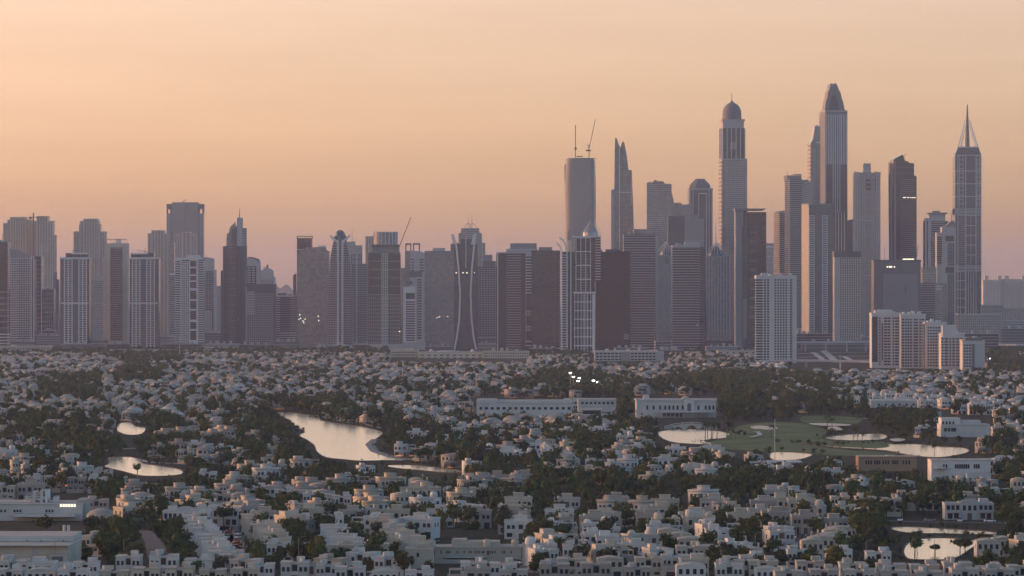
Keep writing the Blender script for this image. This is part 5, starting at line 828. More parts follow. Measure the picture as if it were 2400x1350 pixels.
# fill, near to far
def fill(D0, D1, step, gap, dens, skip=.04):
    D = D0
    while D < D1:
        x = wx(-40, D) + rnd.random() * 15
        while x < wx(2440, D):
            bl = (int(x // 160), int(D // 190)); br = random.Random(bl[0] * 7919 + bl[1] * 104729); yw = br.choice((0, 0, .25, -.3, 1.5708, .5)); ty = rnd.choice((0, 0, 0, 1, 1, 1, 3, 3, 4, 4, 2)); ty = 6 if D > 2700 and rnd.random() < .55 else ty; w_ = V[ty]['w']
            dd = D + 10 * math.sin(x * .012 + D * .01) + rnd.uniform(-4, 4); p = dens * (.30 if zone(HEAVY, x, dd, 7) else 1) * (.35 if br.random() < .14 else 1)
            if rnd.random() < p and not blocked(x, dd, w_ + 2, V[ty]['h']):
                add_villa(x, dd, ty, rnd.choice(br.choice((('rose', 'stone', 'cream'), ('stone', 'sand', 'rose'), ('cream', 'stone', 'pale')) if proj(x, dd)[0] < 800 or (dd > 3200 and proj(x, dd)[0] < 1750) or dd < 2000 and br.random() < .4 else (('cream', 'stone', 'rose'), ('stone', 'pale', 'white'), ('white', 'pale', 'white')))), yw)
            x += w_ * 1.08 + (.4 if rnd.random() < .62 else rnd.uniform(2, gap * 2.2))
        D += step * (.85 + .3 * rnd.random())
fill(1305, 2060, 29, 7, .48); fill(2060, 3300, 34, 9, .60); fill(3300, 5900, 38, 8, .76)
VL = [v for v in VL if v['own'] or v['D'] < 5900]
VL.sort(key=lambda v: v['D'])
own = [v for v in VL if v['own']]; rest = [v for v in VL if not v['own']]
inview = lambda v: -30 < proj(v['x'], v['D'])[0] < 2430
own = [v for v in own if inview(v)]
room = max(0, 330 - len(own)); pick = [v for v in rest if inview(v)][:room]; ids = {id(v) for v in pick}
IND = sorted(own + pick, key=lambda v: v['D']); FAR = [v for v in rest if id(v) not in ids]
print('VILLAS', len(own), len(pick), len(FAR))
COLN = dict(white='white', cream='cream', sand='sand-coloured', pale='pale grey', rose='pinkish', stone='stone-coloured', concrete='grey')
BANDS = 14; bands = [IND[i * len(IND) // BANDS:(i + 1) * len(IND) // BANDS] for i in range(BANDS)]
def ordn(i): return NTH[i] if i < 30 else 'thirty-' + NTH[i - 30]
for bi, bd in enumerate(bands):
    cnt = {}
    for v in sorted(bd, key=lambda v: proj(v['x'], v['D'])[0]):
        t_ = V[v['ty']]; key = (v['col'], v['ty']); cnt[key] = cnt.get(key, 0) + 1; v['n'] = cnt[key]
    for v in bd:
        t_ = V[v['ty']]; kd = t_['kind'].split(' with ')[0] if len(t_['kind'].split()) > 6 else t_['kind']
        lab = f"{COLN[v['col']]} {('roof-block villa', 'balcony townhouse', 'domed villa', 'vault-roofed townhouse', 'stepped terrace villa', 'wide mansion')[v['ty']]}, {ordn(v['n'] - 1)} such from left in {ordn(bi)} villa band above bottom edge"
        r = root(('villa', 'townhouse', 'domed_villa', 'townhouse', 'villa', 'mansion')[v['ty']], (v['x'], v['D'], 0), lab, 'villa', 'villas spread over the plain', v['yaw']); r.scale = (v['sx'], 1, v['sz']); topo = None
        for n_, me, role in t_['meshes']:
            o = link(n_, me, r)
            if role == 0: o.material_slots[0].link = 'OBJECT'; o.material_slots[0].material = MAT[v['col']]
            if 'parapet' in n_ and topo is None: topo = o
        if topo and v['D'] < 2300:
            q = random.Random(int(v['x'] * 13 + v['D'])); zt = 6.36 if v['ty'] != 2 else 6.17
            if v['ty'] == 1: zt = 6.73
            for kk in range(q.randint(1, 3)): link('water_tank' if kk == 0 else 'air_conditioner', TANK if kk == 0 else ACU, topo, None, (q.uniform(-3.4, -1.4) if v['ty'] in (1, 4) else q.uniform(2.6, 4.4) * q.choice((-1, 1)), q.uniform(1.0, 7.5), zt))
        if v['D'] < 1800:
            for (x, y, z, a, b, s) in t_['wins']:
                if s == 0: o = link('window', win_mesh(a, b), r, None, (x, y, z))
                elif v['yaw'] or s == (1 if v['x'] > 0 else 2): o = link('window', win_mesh(a, b), r, None, (y, x, z)); o.rotation_euler = (0, 0, R(-90 if s == 1 else 90))
        else:
            if 'gm' not in t_: t_['gm'] = t_['glazing'].mesh('glazing', 'villa_glass')
            link('glazing', t_['gm'], r, 'stuff')
def joined(name, items, mats, label):
    vs_, fs, ms = [], [], []; k = 0
    for arr, faces, mi in items:
        vs_.append(arr); fs += [[k + i for i in f] for f in faces]; ms += mi; k += len(arr)
    me = bpy.data.meshes.new(name); va = np.concatenate(vs_).astype(np.float32)
    tot = np.array([len(f) for f in fs], dtype=np.int32); idx = np.fromiter((i for f in fs for i in f), dtype=np.int32, count=int(tot.sum()))
    me.vertices.add(len(va)); me.vertices.foreach_set('co', va.ravel()); me.loops.add(len(idx)); me.loops.foreach_set('vertex_index', idx); me.polygons.add(len(tot))
    me.polygons.foreach_set('loop_start', np.concatenate(([0], np.cumsum(tot)[:-1])).astype(np.int32)); me.polygons.foreach_set('loop_total', tot)
    for m_ in mats: me.materials.append(MAT[m_])
    me.polygons.foreach_set('material_index', np.array(ms, dtype=np.int32)); me.update(calc_edges=True); me.validate()
    return tag(link(name, me), label, None, None, 'stuff')
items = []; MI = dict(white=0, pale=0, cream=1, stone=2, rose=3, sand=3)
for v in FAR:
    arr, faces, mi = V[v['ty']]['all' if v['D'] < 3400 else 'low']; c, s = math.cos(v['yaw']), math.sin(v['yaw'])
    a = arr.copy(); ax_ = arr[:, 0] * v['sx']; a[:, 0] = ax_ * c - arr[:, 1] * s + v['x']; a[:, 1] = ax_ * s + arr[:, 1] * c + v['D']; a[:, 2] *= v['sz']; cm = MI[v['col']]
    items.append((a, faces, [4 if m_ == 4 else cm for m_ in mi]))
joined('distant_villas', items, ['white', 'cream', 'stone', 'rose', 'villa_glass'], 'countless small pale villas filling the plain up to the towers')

# ------------------------------------------------------------------ particular buildings of the near and middle ground
T = Tw('warehouse', 'white flat-roofed warehouse with broad eave at lower left corner', -60, 160, 1345, 42, 'warehouse')
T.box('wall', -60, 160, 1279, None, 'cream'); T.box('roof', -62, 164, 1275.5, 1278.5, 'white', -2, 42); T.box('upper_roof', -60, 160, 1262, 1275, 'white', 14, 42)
for a in (9, 76): T.box('louvre', a, a + 12, 1284, 1301, 'concrete', -.15, .2); T.box('annex', a - 2, a + 15, 1302, None, 'stone', -2, -.01)
T.box('loading_bay', 120, 158, 1297, None, 'stone', -3, -.01); T.box('loading_door', 124, 150, 1303, 1318, 'dark_concrete', -3.1, -3.01)
for a in (51, 84, 137): T.box('gutter_outlet', a, a + 2, 1271, 1276, 'dark_concrete', 13.6, 14.2)
for i, x in enumerate((150, 160)):
    T = Tw('silo', f'slim white cylinder silo behind the warehouse, {("left", "right")[i]} one of the pair', x - 4, x + 4, 1400, 2, 'silo', group='silos'); T.lathe('tank', x, [(3.6, None), (3.6, 1232), (2, 1230.5)], 'white', 12, 1); T.bar('ladder', (x + 4, 1290), (x + 4, 1232), .05, 'steel', .2)
T = lowrise('school_building', 'long pale blue-white school wing with small square windows at left edge', -40, 192, 1181, 1640, 26, 'pale', (3.2,), cols=(3, 12, 34, 41, 48, 109, 116, 123), wd=.7, wh=1.0)
T.box('upper_wall', -40, 60, 1178, 1182, 'pale', 6, 24); T.box('roof_screen', 52, 104, 1165, 1174, 'white', 8, 8.6); T.box('screen_slot', 61, 95, 1168, 1170, 'dark_concrete', 7.9, 8); T.box('canopy', 35, 178, 1203, 1210, 'white', -5, -.01); T.roofbits(60, 140, 1181, 5, 'white')
for i in range(6): MB().prism(arch_pts(T.X(143 + i * 6.4), T.Z(1187.5), 4.2 * T.k, 8 * T.k), -.2, .1).build('arched_window', 'lit', T.o)
T.box('stair_block', 178, 200, 1172, None, 'stone', 4, 20)
T = Tw('domed_hall', 'low wide beige dome beside the school wing', 195, 273, 1625, 13, 'dome'); T.lathe('shell', 234, [(38, 1216), (34, 1206), (26, 1199), (14, 1194.5), (3, 1193)], 'cream', 28, 7); T.lathe('base_ring', 234, [(39, None), (39, 1214)], 'stone', 28, 7)
T = Tw('terrace_building', 'long pale yellow terrace with rounded end turrets near bottom centre', 1003, 1226, 1385, 14, 'building')
T.box('wall', 1010, 1222, 1283, None, 'cream'); T.box('parapet', 1008, 1224, 1281, 1284, 'cream', -.3, 14); T.box('upper_floor', 1058, 1172, 1270, 1282, 'cream', 3, 12); T.box('roof_block', 1060, 1094, 1265, 1270.5, 'cream', 3, 11)
for x in (1012, 1141, 1207): T.lathe('turret', x, [(9, None), (9, 1270), (8, 1266.5), (4, 1264)], 'cream', 14, 2)
for x in (1034, 1046, 1050, 1054, 1072, 1088, 1100, 1105, 1113, 1118, 1123, 1130, 1134, 1150, 1154, 1160, 1178, 1183, 1198): T.panels(x - 1.3, x + 1.3, [(1291, 1297)], 'villa_glass', -.08, 'window')
T.box('garden_wall', 1005, 1160, 1309, None, 'cream', -6, -5.6); T.box('canopy', 1044, 1140, 1304, 1306, 'white', -3, -.01)
for x in (1017, 1144): T.panels(x - 2, x + 2, [(1290, 1300)], 'villa_glass', -1.5, 'window')
T = Tw('clubhouse', 'white clubhouse with arched windows and tall central arch by the bridge', 1490, 1680, 3010, 30, 'clubhouse')
T.box('wall', 1492, 1678, 938, None, 'white'); T.box('parapet', 1490, 1680, 936, 939, 'white', -.6, 30); T.prism('gable', [(1596, 938), (1600, 931), (1607, 927), (1614, 931), (1618, 938)], 'white', -1.5, 6); T.box('centre_bay', 1603, 1627, 937, None, 'white', -1.6, 0)
for x in (1517, 1532, 1547, 1559, 1569, 1578, 1588, 1600, 1637, 1654, 1663, 1672): MB().prism(arch_pts(T.X(x), T.Z(960), 1.4, 3.0), -.25, .2).build('arched_window', 'villa_glass', T.o)
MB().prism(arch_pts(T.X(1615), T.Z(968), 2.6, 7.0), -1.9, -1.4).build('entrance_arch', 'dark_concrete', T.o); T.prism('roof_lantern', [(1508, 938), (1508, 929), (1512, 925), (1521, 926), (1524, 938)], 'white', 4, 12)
T.box('terrace', 1549, 1668, 963, 966, 'white', -9, -.5)
for x in range(1550, 1670, 10): T.box('column', x, x + 1.6, 965, None, 'white', -8.8, -8.2)
T.panels(1553, 1600, [(968, 976)], 'dark_concrete', -2, 'shade_panel')  # dark panel gives the shade under the terrace as colour
mb = MB(); D = 2745; k = D / F; X = lambda p: (p - 1620) * k
top = [(X(1558), 1.2), (X(1575), 2.6), (X(1600), 3.6), (X(1622), 3.9), (X(1645), 3.5), (X(1668), 2.4), (X(1684), 1.2)]; bot = []
for a, b, h in ((1652, 1640, 1.6), (1635, 1607, 2.9), (1600, 1580, 1.9)):
    bot += [(X(a), 0)] + [(X(a + (b - a) * i / 8), h * math.sin(math.pi * i / 8)) for i in range(1, 8)] + [(X(b), 0)]
r = root('footbridge', (wx(1620, D), D, 0), 'small white three-arched bridge across the golf pond', 'bridge'); MB().prism(top + [(X(1684), 0)] + bot + [(X(1558), 0)], 0, 4).build('arches', 'stone', r)
mb = MB()
for p, q in zip(top[:-1], top[1:]):
    for y in (.2, 3.8): mb.bar((p[0], y, p[1] + .8), (q[0], y, q[1] + .8), .12); mb.bar((p[0], y, p[1]), (p[0], y, p[1] + .8), .1)
mb.build('railing', 'white', r)
T = lowrise('brown_building', 'brown flat-roofed building with dark window groups below the golf pond', 2012, 2148, 1071, 2100, 16, 'tan', (3.6,), cols=(2030, 2036, 2042, 2051, 2056, 2061, 2070, 2076, 2082, 2093, 2098, 2103, 2117, 2124, 2131), wd=.8, wh=1.9); T.box('roof_slab', 2080, 2100, 1068, 1071, 'stone', 3, 12)
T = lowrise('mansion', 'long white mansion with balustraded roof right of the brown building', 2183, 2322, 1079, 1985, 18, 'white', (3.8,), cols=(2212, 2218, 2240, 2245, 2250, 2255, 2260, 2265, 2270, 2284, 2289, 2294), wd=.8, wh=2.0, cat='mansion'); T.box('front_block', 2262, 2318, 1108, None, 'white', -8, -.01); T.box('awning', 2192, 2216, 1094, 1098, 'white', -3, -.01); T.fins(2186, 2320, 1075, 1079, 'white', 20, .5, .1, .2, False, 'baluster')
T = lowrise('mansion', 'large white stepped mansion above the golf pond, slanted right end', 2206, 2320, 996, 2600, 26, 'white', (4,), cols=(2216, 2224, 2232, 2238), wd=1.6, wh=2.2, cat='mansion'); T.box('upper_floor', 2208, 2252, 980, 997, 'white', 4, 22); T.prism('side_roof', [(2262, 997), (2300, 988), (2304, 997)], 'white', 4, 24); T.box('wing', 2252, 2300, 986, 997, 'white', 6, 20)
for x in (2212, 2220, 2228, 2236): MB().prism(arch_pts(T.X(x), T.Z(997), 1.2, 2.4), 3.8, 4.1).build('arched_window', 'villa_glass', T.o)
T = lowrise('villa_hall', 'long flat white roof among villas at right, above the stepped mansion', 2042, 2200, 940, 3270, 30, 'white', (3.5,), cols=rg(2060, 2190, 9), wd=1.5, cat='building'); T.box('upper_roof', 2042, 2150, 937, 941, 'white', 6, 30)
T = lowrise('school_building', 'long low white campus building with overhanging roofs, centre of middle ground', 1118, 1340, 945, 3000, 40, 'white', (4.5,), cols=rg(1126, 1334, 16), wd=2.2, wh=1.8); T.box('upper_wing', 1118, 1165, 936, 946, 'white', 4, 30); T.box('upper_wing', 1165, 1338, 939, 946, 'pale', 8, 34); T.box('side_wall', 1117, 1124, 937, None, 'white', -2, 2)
T = lowrise('modern_house', 'white modern house with glazed pavilion and flat roofs below the floodlights', 1345, 1462, 972, 2880, 26, 'white', (3.2,), cols=rg(1382, 1456, 8), wd=2.4, wh=2); T.box('pavilion', 1366, 1408, 962, 973, 'villa_glass', 4, 18); T.box('pavilion_roof', 1362, 1412, 959, 962, 'white', 2, 20)
lowrise('office_building', 'pale pavilion with curved roof above the modern house, among dark trees', 1355, 1444, 936, 3150, 24, 'pale', (3.5,), cols=rg(1365, 1435, 8), wd=1.8)
T = Tw('carport', 'dark flat canopy building beside the flagpole below the golf lawn', 1756, 1882, 2080, 16, 'building'); T.box('roof', 1758, 1880, 1082, 1085.5, 'concrete', -1, 16); T.box('wall', 1764, 1872, 1086, None, 'plum_glass', 2, 14); T.fins(1762, 1876, 1085, None, 'white', 6, .4, .2, 0, False, 'post')

# ------------------------------------------------------------------ masts, floodlights, small lights
def mast(lab, px, top, base, head=True, flag=False, r=.28, lamp=False):
    D = F * H / (base - YH); h = (base - top) * D / F; o = root('lamp_mast' if not flag else 'flagpole', (wx(px, D), D, 0), lab, 'mast' if not flag else 'flagpole')
    MB().bar((0, 0, 0), (0, 0, h), r, r * .5, 8).build('pole', 'white', o)
    if flag: MB().box(.2, 2.6, -.05, .05, h * .55, h * .55 + 1.5).build('flag', 'dark_steel', o); MB().lathe([(.3, h), (.35, h + .3), (.1, h + .6)], 0, 0, 8).build('finial', 'steel', o)
    elif lamp:
        hf = MB().box(-1.1, 1.1, -.3, .3, h, h + .4).build('head_frame', 'steel', o)
        for x in (-.8, 0, .8): MB().lathe([(.22, h + .1), (.34, h + .4), (.22, h + .7)], x, -.45, 8).build('lit_lamp', 'lamp', hf)
    elif head: MB().box(-1.4, 1.4, -.4, .4, h, h + .5).build('head_frame', 'steel', o)
mast('slim white mast below the big-square grid tower', 421, 785, 842, r=.5); mast('white mast among villas left of centre, before the beige building', 944, 862, 902, r=.6); mast('white mast crossing the curving flyover', 1969, 833, 893, r=.45)
mast('tall flagpole with dark flag beside the golf lawn', 1816, 985, 1098, flag=True, r=.25); mast('pale twin-lamp mast beside the campus building, left one', 1339, 918, 962, r=.35); mast('pale twin-lamp mast beside the campus building, right one', 1344, 916, 962, r=.35)
for i, (x, y) in enumerate(((1337, 875), (1344, 884), (1358, 887), (1355, 894), (1391, 893), (1399, 897))): mast(f'lit floodlight mast over the dark trees, {NTH[i]} of six from left', x, y, 922, lamp=True, r=.2)
for i, (x, y, b) in enumerate(((2320, 841, 855), (2343, 822, 838), (2370, 854, 866), (2392, 832, 846), (2342, 850, 862), (2388, 873, 886), (2328, 958, 966), (2125, 968, 978), (2132, 970, 980), (2338, 1162, 1178))):
    D = F * H / (b - YH); h = (b - y) * D / F; o = root('street_lamp', (wx(x, D), D, 0), f'small lit street lamp in dark trees on the right side, {NTH[i]} of ten', 'street lamp', 'lit street lamps'); MB().bar((0, 0, 0), (0, 0, h), .12, .08, 6).build('pole', 'steel', o); MB().lathe([(.15, h - .1), (.5, h + .3), (.2, h + .7)], 0, 0, 8).build('lit_lamp', 'lamp', o)

for i, (x, b) in enumerate(((290, 1335), (520, 1312), (548, 1304), (700, 1330), (870, 1300), (1015, 1340), (1260, 1332), (1420, 1338), (1575, 1300), (1640, 1345), (1770, 1318), (1866, 1300), (2030, 1338), (2190, 1330), (2330, 1342), (130, 1338), (1000, 1225), (1330, 1240), (1500, 1215), (1750, 1240))):
    p = gp(x, b); o = root('street_lamp', (p.x, p.y, 0), f'thin unlit street lamp post between near villas, {NTH[i]} of twenty from nearest list', 'street lamp', 'unlit street lamps between villas'); o['label'] = f'thin unlit street lamp post between near villas, {NTH[sorted([290, 520, 548, 700, 870, 1015, 1260, 1420, 1575, 1640, 1770, 1866, 2030, 2190, 2330, 130, 1000, 1330, 1500, 1750]).index(x)]} from left'
    MB().bar((0, 0, 0), (0, 0, 9.5), .11, .07, 6).build('pole', 'steel', o); ar = MB().bar((0, 0, 9.4), (1.6, 0, 9.8), .06, .05, 5).build('arm', 'steel', o); MB().box(1.3, 2.0, -.15, .15, 9.7, 9.85).build('lamp_head', 'steel', ar)

# ------------------------------------------------------------------ cars
CAR = {}
def car_mesh():
    b = MB().prism([(-2.2, .35), (2.2, .35), (2.25, .8), (1.3, .95), (-2.0, 1.0), (-2.25, .75)], -.88, .88); c = MB().prism([(-1.7, .97), (1.2, .93), (.5, 1.45), (-1.2, 1.48)], -.75, .75)
    wmb = MB()
    for i in range(1): wmb.prism([(.32 * math.cos(t * math.pi / 5), .32 + .32 * math.sin(t * math.pi / 5)) for t in range(10)], -.1, .1)
    return b, c, wmb
b_, c_, w_ = car_mesh(); CW = w_.mesh('wheel', 'tyre'); CC = c_.mesh('cabin', 'villa_glass'); CB = {n: b_.mesh('body', n) for n in ('car_white', 'car_grey', 'car_black', 'car_red')}
spots = [(512 + i * 4.5, 1290 - i * 6.5) for i in range(7)] + [(552 + i * 1.2, 1296 - i * 8) for i in range(6)] + [(1866 + i * 8, 1264 + (i % 2) * 4) for i in range(6)] + [(1205 + i * 9, 1322 + i) for i in range(5)] + [(1330 + i * 60, 1124.3 - i * .5) for i in range(5)] + [(2110 + i * 70, 1223 + i * .8) for i in range(4)] + [(880 + i * 12, 1262 + i * 2) for i in range(4)]
for i, (x, y) in enumerate(spots):
    p = gp(x, y); cn = rnd.choice(('car_white', 'car_white', 'car_grey', 'car_black', 'car_red')); where = ('left terrace lane', 'right side of the terrace lane', 'small car park by vaulted villas', 'lane near bottom centre', 'road across the middle', 'road above the channel', 'court behind cream terraces')[0 if i < 7 else 1 if i < 13 else 2 if i < 19 else 3 if i < 24 else 4 if i < 29 else 5 if i < 33 else 6]
    j = i - (0, 7, 13, 19, 24, 29, 33)[0 if i < 7 else 1 if i < 13 else 2 if i < 19 else 3 if i < 24 else 4 if i < 29 else 5 if i < 33 else 6]
    o = root('parked_car', (p.x, p.y, .21), f"{cn[4:]} car on the {where}, {NTH[j]} from left", 'car', 'cars on the lanes', rnd.choice((0, .2, 1.4)))
    link('body', CB[cn], o); link('cabin', CC, o)
    for a in (-1.4, 1.4):
        for s in (-.8, .8): link('wheel', CW, o, None, (a, s, 0))

# ------------------------------------------------------------------ trees
def leaf_crown(seed, rx, rz, zc, n_cl=46, per=13, size=.55, lobes=5):
    r = np.random.RandomState(seed); V_, F_ = [], []
    lob = [(r.uniform(-.45, .45) * rx, r.uniform(-.45, .45) * rx, zc + r.uniform(-.35, .5) * rz, r.uniform(.45, .7)) for _ in range(lobes)]
    for i in range(n_cl):
        lx, ly, lz, ls = lob[i % lobes]; d = r.normal(size=3); d /= np.linalg.norm(d); d[2] = abs(d[2]) * 1.0 - .25 * r.rand(); q = r.uniform(.55, 1.0)
        c = np.array([lx + d[0] * rx * ls * q, ly + d[1] * rx * ls * q, lz + d[2] * rz * ls * q])
        for j in range(per):
            p = c + r.normal(size=3) * size * .75; u = r.normal(size=3); u /= np.linalg.norm(u); w__ = np.cross(u, r.normal(size=3)); w__ /= np.linalg.norm(w__); s = size * r.uniform(.5, 1.0); k = len(V_)
            V_ += [tuple(p + u * s), tuple(p + w__ * s * .6), tuple(p - u * s), tuple(p - w__ * s * .6)]; F_.append((k, k + 1, k + 2, k + 3))
    # inner twigs-and-leaf mass so that crowns are not see-through everywhere
    for lx, ly, lz, ls in lob:
        k = len(V_); n = 8
        for a, rr in ((-.7, .55), (-.25, .85), (.25, .8), (.7, .5)):
            for i in range(n): t = 2 * math.pi * i / n + r.rand() * .4; s = rr * (.62 + .3 * r.rand()); V_.append((lx + rx * ls * s * math.cos(t), ly + rx * ls * s * math.sin(t), lz + rz * ls * a * .85))
        for j in range(3):
            for i in range(n): F_.append((k + j * n + i, k + j * n + (i + 1) % n, k + (j + 1) * n + (i + 1) % n, k + (j + 1) * n + i))
        F_.append(tuple(range(k + 3 * n, k + 4 * n))); F_.append(tuple(range(k + n - 1, k - 1, -1)))
    return V_, F_
TREES = []
for i, (rx, rz, zc, tr, m, kd) in enumerate(((4.2, 3.2, 5.0, 3.6, 'leaf_dark', 'round dark green tree'), (3.6, 3.8, 5.6, 3.8, 'leaf_mid', 'upright green tree'), (5.0, 2.6, 5.0, 3.6, 'leaf_dark', 'wide spreading dark tree'), (3.0, 2.6, 3.8, 2.4, 'leaf_olive', 'small olive-green tree'), (3.9, 4.2, 6.0, 3.6, 'leaf_mid', 'tall bushy green tree'))):
    mb = MB(); mb.v, mb.f = leaf_crown(100 + i, rx, rz, zc); cm = mb.mesh('crown', m); tk = MB()
    tk.bar((0, 0, 0), (.1, .05, tr), .26, .18, 6)
    for j in range(4): a = j * 1.6 + i; tk.bar((.1, .05, tr * .75), (math.cos(a) * rx * .45, math.sin(a) * rx * .45, zc + .3), .13, .05, 5)
    TREES.append((cm, tk.mesh('trunk', 'bark'), kd, rx, zc + rz * .8, tk))
def palm_parts():
    tk = MB().bar((0, 0, 0), (.25, 0, 4), .26, .2, 7).bar((.25, 0, 4), (.35, .1, 8.4), .2, .17, 7); fr = MB(); r = random.Random(5)
    for i in range(22):
        a = i * 2.399; el = r.uniform(-.2, 1.1); L_ = r.uniform(2.2, 3.0); pts = []
        for j in range(5):
            t = j / 4; rr = L_ * t * math.cos(el * (1 - t * .6)); zz = 8.4 + L_ * t * math.sin(el) - 1.9 * t * t; pts.append(Vector((.35 + rr * math.cos(a), .1 + rr * math.sin(a), zz)))
        n = Vector((-math.sin(a), math.cos(a), 0))
        for j in range(4):
            w0, w1 = .42 * math.sin(math.pi * (j + .3) / 4.6), .42 * math.sin(math.pi * (j + 1.3) / 5.0); k = len(fr.v)
            for sgn in (1, -1):
                k = len(fr.v); fr.v += [tuple(pts[j]), tuple(pts[j + 1]), tuple(pts[j + 1] + n * sgn * w1 - Vector((0, 0, .18))), tuple(pts[j] + n * sgn * w0 - Vector((0, 0, .18)))]; fr.f.append((k, k + 1, k + 2, k + 3))
    return tk.mesh('trunk', 'bark'), fr.mesh('crown', 'leaf_dark')
PT, PC = palm_parts()
for i, (x, y, h) in enumerate(((1808, 1030, 9), (1653, 1028, 10), (1659, 1027, 9), (1668, 1028, 10.5), (1671, 1026, 9), (1680, 1029, 10), (1703, 1030, 11), (1712, 1022, 8), (1951, 1012, 9), (1940, 1009, 10), (2000, 1028, 8), (2010, 1026, 8), (2020, 1048, 9), (2190, 1068, 6), (2035, 1306, 8), (235, 1010, 8), (1058, 905, 12), (812, 1140, 9), (830, 1142, 8), (1245, 1325, 7), (2150, 1300, 5), (1420, 1000, 8), (1445, 1002, 9))):
    p = gp(x, y); s = h / 9.2; o = root('palm_tree', (p.x, p.y, 0), f'slim palm tree with drooping fronds, {ordn(i)} of the palms counted along the golf and villas', 'palm', 'palm trees', i * 1.1); o.scale = (s, s, s); link('trunk', PT, o); link('crown', PC, o)
TL = []
def try_tree(x, D, ty, s, force=False):
    rx, h = TREES[ty][3] * s, TREES[ty][4] * s
    if not force and blocked(x, D, rx * 1.8, h * 1.02): return False
    if not tree_free(x, D): return False
    TL.append((x, D, ty, s)); return True
hand = [(2144, 1304, 1, .9), (2192, 1300, 2, .55), (2250, 1296, 2, .75), (2262, 1300, 2, .7), (322, 1110, 3, .9), (1190, 1262, 4, 1.1), (1180, 1258, 1, 1.2), (545, 1222, 0, 1.0), (610, 1262, 4, 1.0), (690, 1268, 2, 1.3), (640, 1280, 0, 1.2), (255, 1285, 2, 1.5), (290, 1300, 4, 1.3), (310, 1275, 2, 1.4), (395, 1290, 0, 1.3), (178, 1308, 2, .9), (880, 1330, 4, 1.1), (800, 1285, 1, 1.1), (1425, 1288, 4, 1.2), (630, 1000, 0, 1.4), (615, 985, 4, 1.4)]
for x, y, ty, s in hand: p = gp(x, y); try_tree(p.x, p.y, ty, s, True)
n_try = 0
while len(TL) < 1500 and n_try < 20000:            # near
    n_try += 1; D = math.sqrt(rnd.uniform(1300 ** 2, 2060 ** 2)); x = wx(rnd.uniform(-30, 2430), D); hz = zone(HEAVY, x, D, 6)
    if rnd.random() < (.62 if hz else .40): try_tree(x, D, rnd.randrange(5), rnd.uniform(.7, 1.3) if hz else rnd.uniform(.5, 1.05))
near_n = len(TL); n_try = 0
while len(TL) < near_n + 9500 and n_try < 60000:
    n_try += 1; D = math.sqrt(rnd.uniform(2060 ** 2, 6500 ** 2)); x = wx(rnd.uniform(-30, 2430), D); hz = zone(HEAVY, x, D, 6); cl = math.sin(x * .021 + 1.3 * math.sin(D * .006)) * math.sin(D * .013 + x * .004)
    if rnd.random() < (.62 if hz else (.30 + .6 * max(0, cl)) * (1 if D < 3000 else .6)): try_tree(x, D, rnd.randrange(5), rnd.uniform(.75, 1.35) * (1.1 if hz else .95))
# shrubs and reeds round the banks
SH = []
for n_, q in WPOLY.items():
    P_ = [gp(*a) for a in q]
    for i in range(len(P_)):
        a, b_ = P_[i], P_[(i + 1) % len(P_)]; L_ = (b_ - a).length
        for j in range(int(L_ / 5) + 1):
            p = a + (b_ - a) * rnd.random(); nrm = Vector((b_.y - a.y, a.x - b_.x, 0)).normalized(); c_ = sum((Vector(z_) for z_ in P_), Vector()) / len(P_)
            if nrm.dot(p - c_) < 0: nrm = -nrm
            p = p + nrm * rnd.uniform(.5, 9); far = p.y > c_.y + 8
            if rnd.random() < (.8 if far else .45): SH.append((p.x, p.y, 3 if rnd.random() < .6 else 0, rnd.uniform(.15, .42) if far else rnd.uniform(.10, .2)))
TL += SH
TI = sorted([t for t in TL if t[1] < 2060 and t[3] > .45 and -20 < proj(t[0], t[1])[0] < 2420], key=lambda t: t[1])[:300]; tid = set(map(id, TI)); TF = [t for t in TL if id(t) not in tid]
print('TREES', len(TI), len(TF))
TB = 10
for bi in range(TB):
    bd = TI[bi * len(TI) // TB:(bi + 1) * len(TI) // TB]; cnt = {}
    for (x, D, ty, s) in sorted(bd, key=lambda t: proj(t[0], t[1])[0]):
        cnt[ty] = cnt.get(ty, 0) + 1; cm, tk, kd = TREES[ty][:3]
        o = root('leafy_tree', (x, D, 0), f'{kd}, {ordn(cnt[ty] - 1)} such from left in {NTH[bi]} tree belt above bottom edge', 'tree', 'leafy trees among the villas', rnd.random() * 6.28); o.scale = (s * rnd.uniform(.9, 1.1), s, s * rnd.uniform(.9, 1.12)); link('trunk', tk, o); cr = link('crown', cm, o)
        if rnd.random() < .3: cr.material_slots[0].link = 'OBJECT'; cr.material_slots[0].material = MAT[rnd.choice(('leaf_grey', 'leaf_olive', 'leaf_mid', 'leaf_yellow'))]
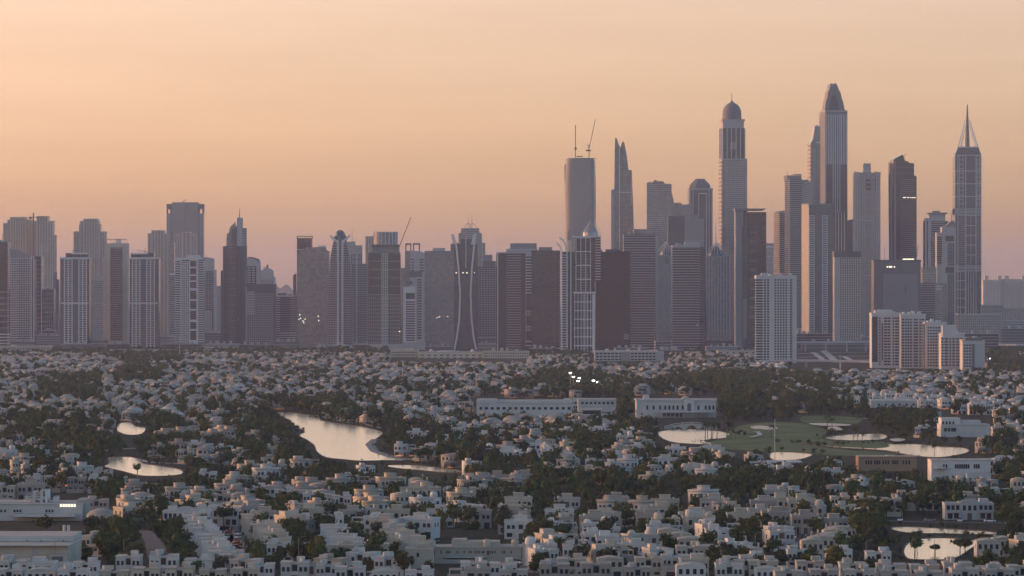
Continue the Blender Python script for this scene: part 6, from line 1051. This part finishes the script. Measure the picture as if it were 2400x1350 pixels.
# all farther trees: one mass
FT = []
for ty in range(5):
    for d in (0, 1):
        v_, f_ = leaf_crown(300 + ty, TREES[ty][3], TREES[ty][4] * .42, TREES[ty][4] * .58, (20, 9)[d], (6, 4)[d], (.85, 1.2)[d], (4, 3)[d]); tk = TREES[ty][5]; k = len(v_)
        v_ = list(v_) + list(tk.v[:12]); f_ = list(f_) + [tuple(k + i for i in q) for q in tk.f[:6]]
        FT.append((np.array(v_, dtype=np.float32), f_))
items = []
for (x, D, ty, s) in TF:
    a0, f_ = FT[ty * 2 + (0 if D < 3300 else 1)]; t = rnd.random() * 6.28; c, sn = math.cos(t) * s, math.sin(t) * s; a = a0.copy()
    a[:, 0] = a0[:, 0] * c - a0[:, 1] * sn + x; a[:, 1] = a0[:, 0] * sn + a0[:, 1] * c + D; a[:, 2] = a0[:, 2] * s * (.85 + .3 * ((x * 7.3) % 1)); items.append((a, f_, [int((0, 1, 0, 2, 1)[ty] if rnd.random() < .62 else rnd.choice((0, 1, 2, 3, 3, 4)))] * len(f_)))
joined('distant_trees', items, ['leaf_dark', 'leaf_mid', 'leaf_olive', 'leaf_grey', 'leaf_yellow'], 'dark mass of far trees between the villas up to the towers')

# ------------------------------------------------------------------ far hills and haze
hl = MB(); n = 40
for i in range(n):
    a = 560 + 180 * i / (n - 1); z = 40 + 110 * max(0, math.sin(i / n * math.pi)) * (.75 + .25 * math.sin(i * .45) ** 2); D = 24000
    hl.v += [(wx(a, D), D - 1500, 0), (wx(a, D), D, z), (wx(a, D), D + 1500, 0)]
    if i:
        k = 3 * i; hl.f += [(k - 3, k, k + 1, k - 2), (k - 2, k + 1, k + 2, k - 1)]
hl.build('hills', 'ground', None, 'structure')
hz = MB().box(-16500, 16500, -450, 40500, -1.2, 486).build('haze', 'ground', None, 'stuff')
m = bpy.data.materials.new('haze_air'); m.use_nodes = True; t = m.node_tree; t.nodes.remove(t.nodes['Principled BSDF'])
v = t.nodes.new('ShaderNodeVolumePrincipled'); v.inputs['Density'].default_value = HAZE; v.inputs['Anisotropy'].default_value = HAZE_AN; v.inputs['Color'].default_value = HAZE_COL; v.inputs['Density Attribute'].default_value = ''
t.links.new(v.outputs[0], t.nodes['Material Output'].inputs['Volume']); hz.data.materials[0] = m
hz['label'] = 'thin dusty pinkish evening haze over the whole plain'
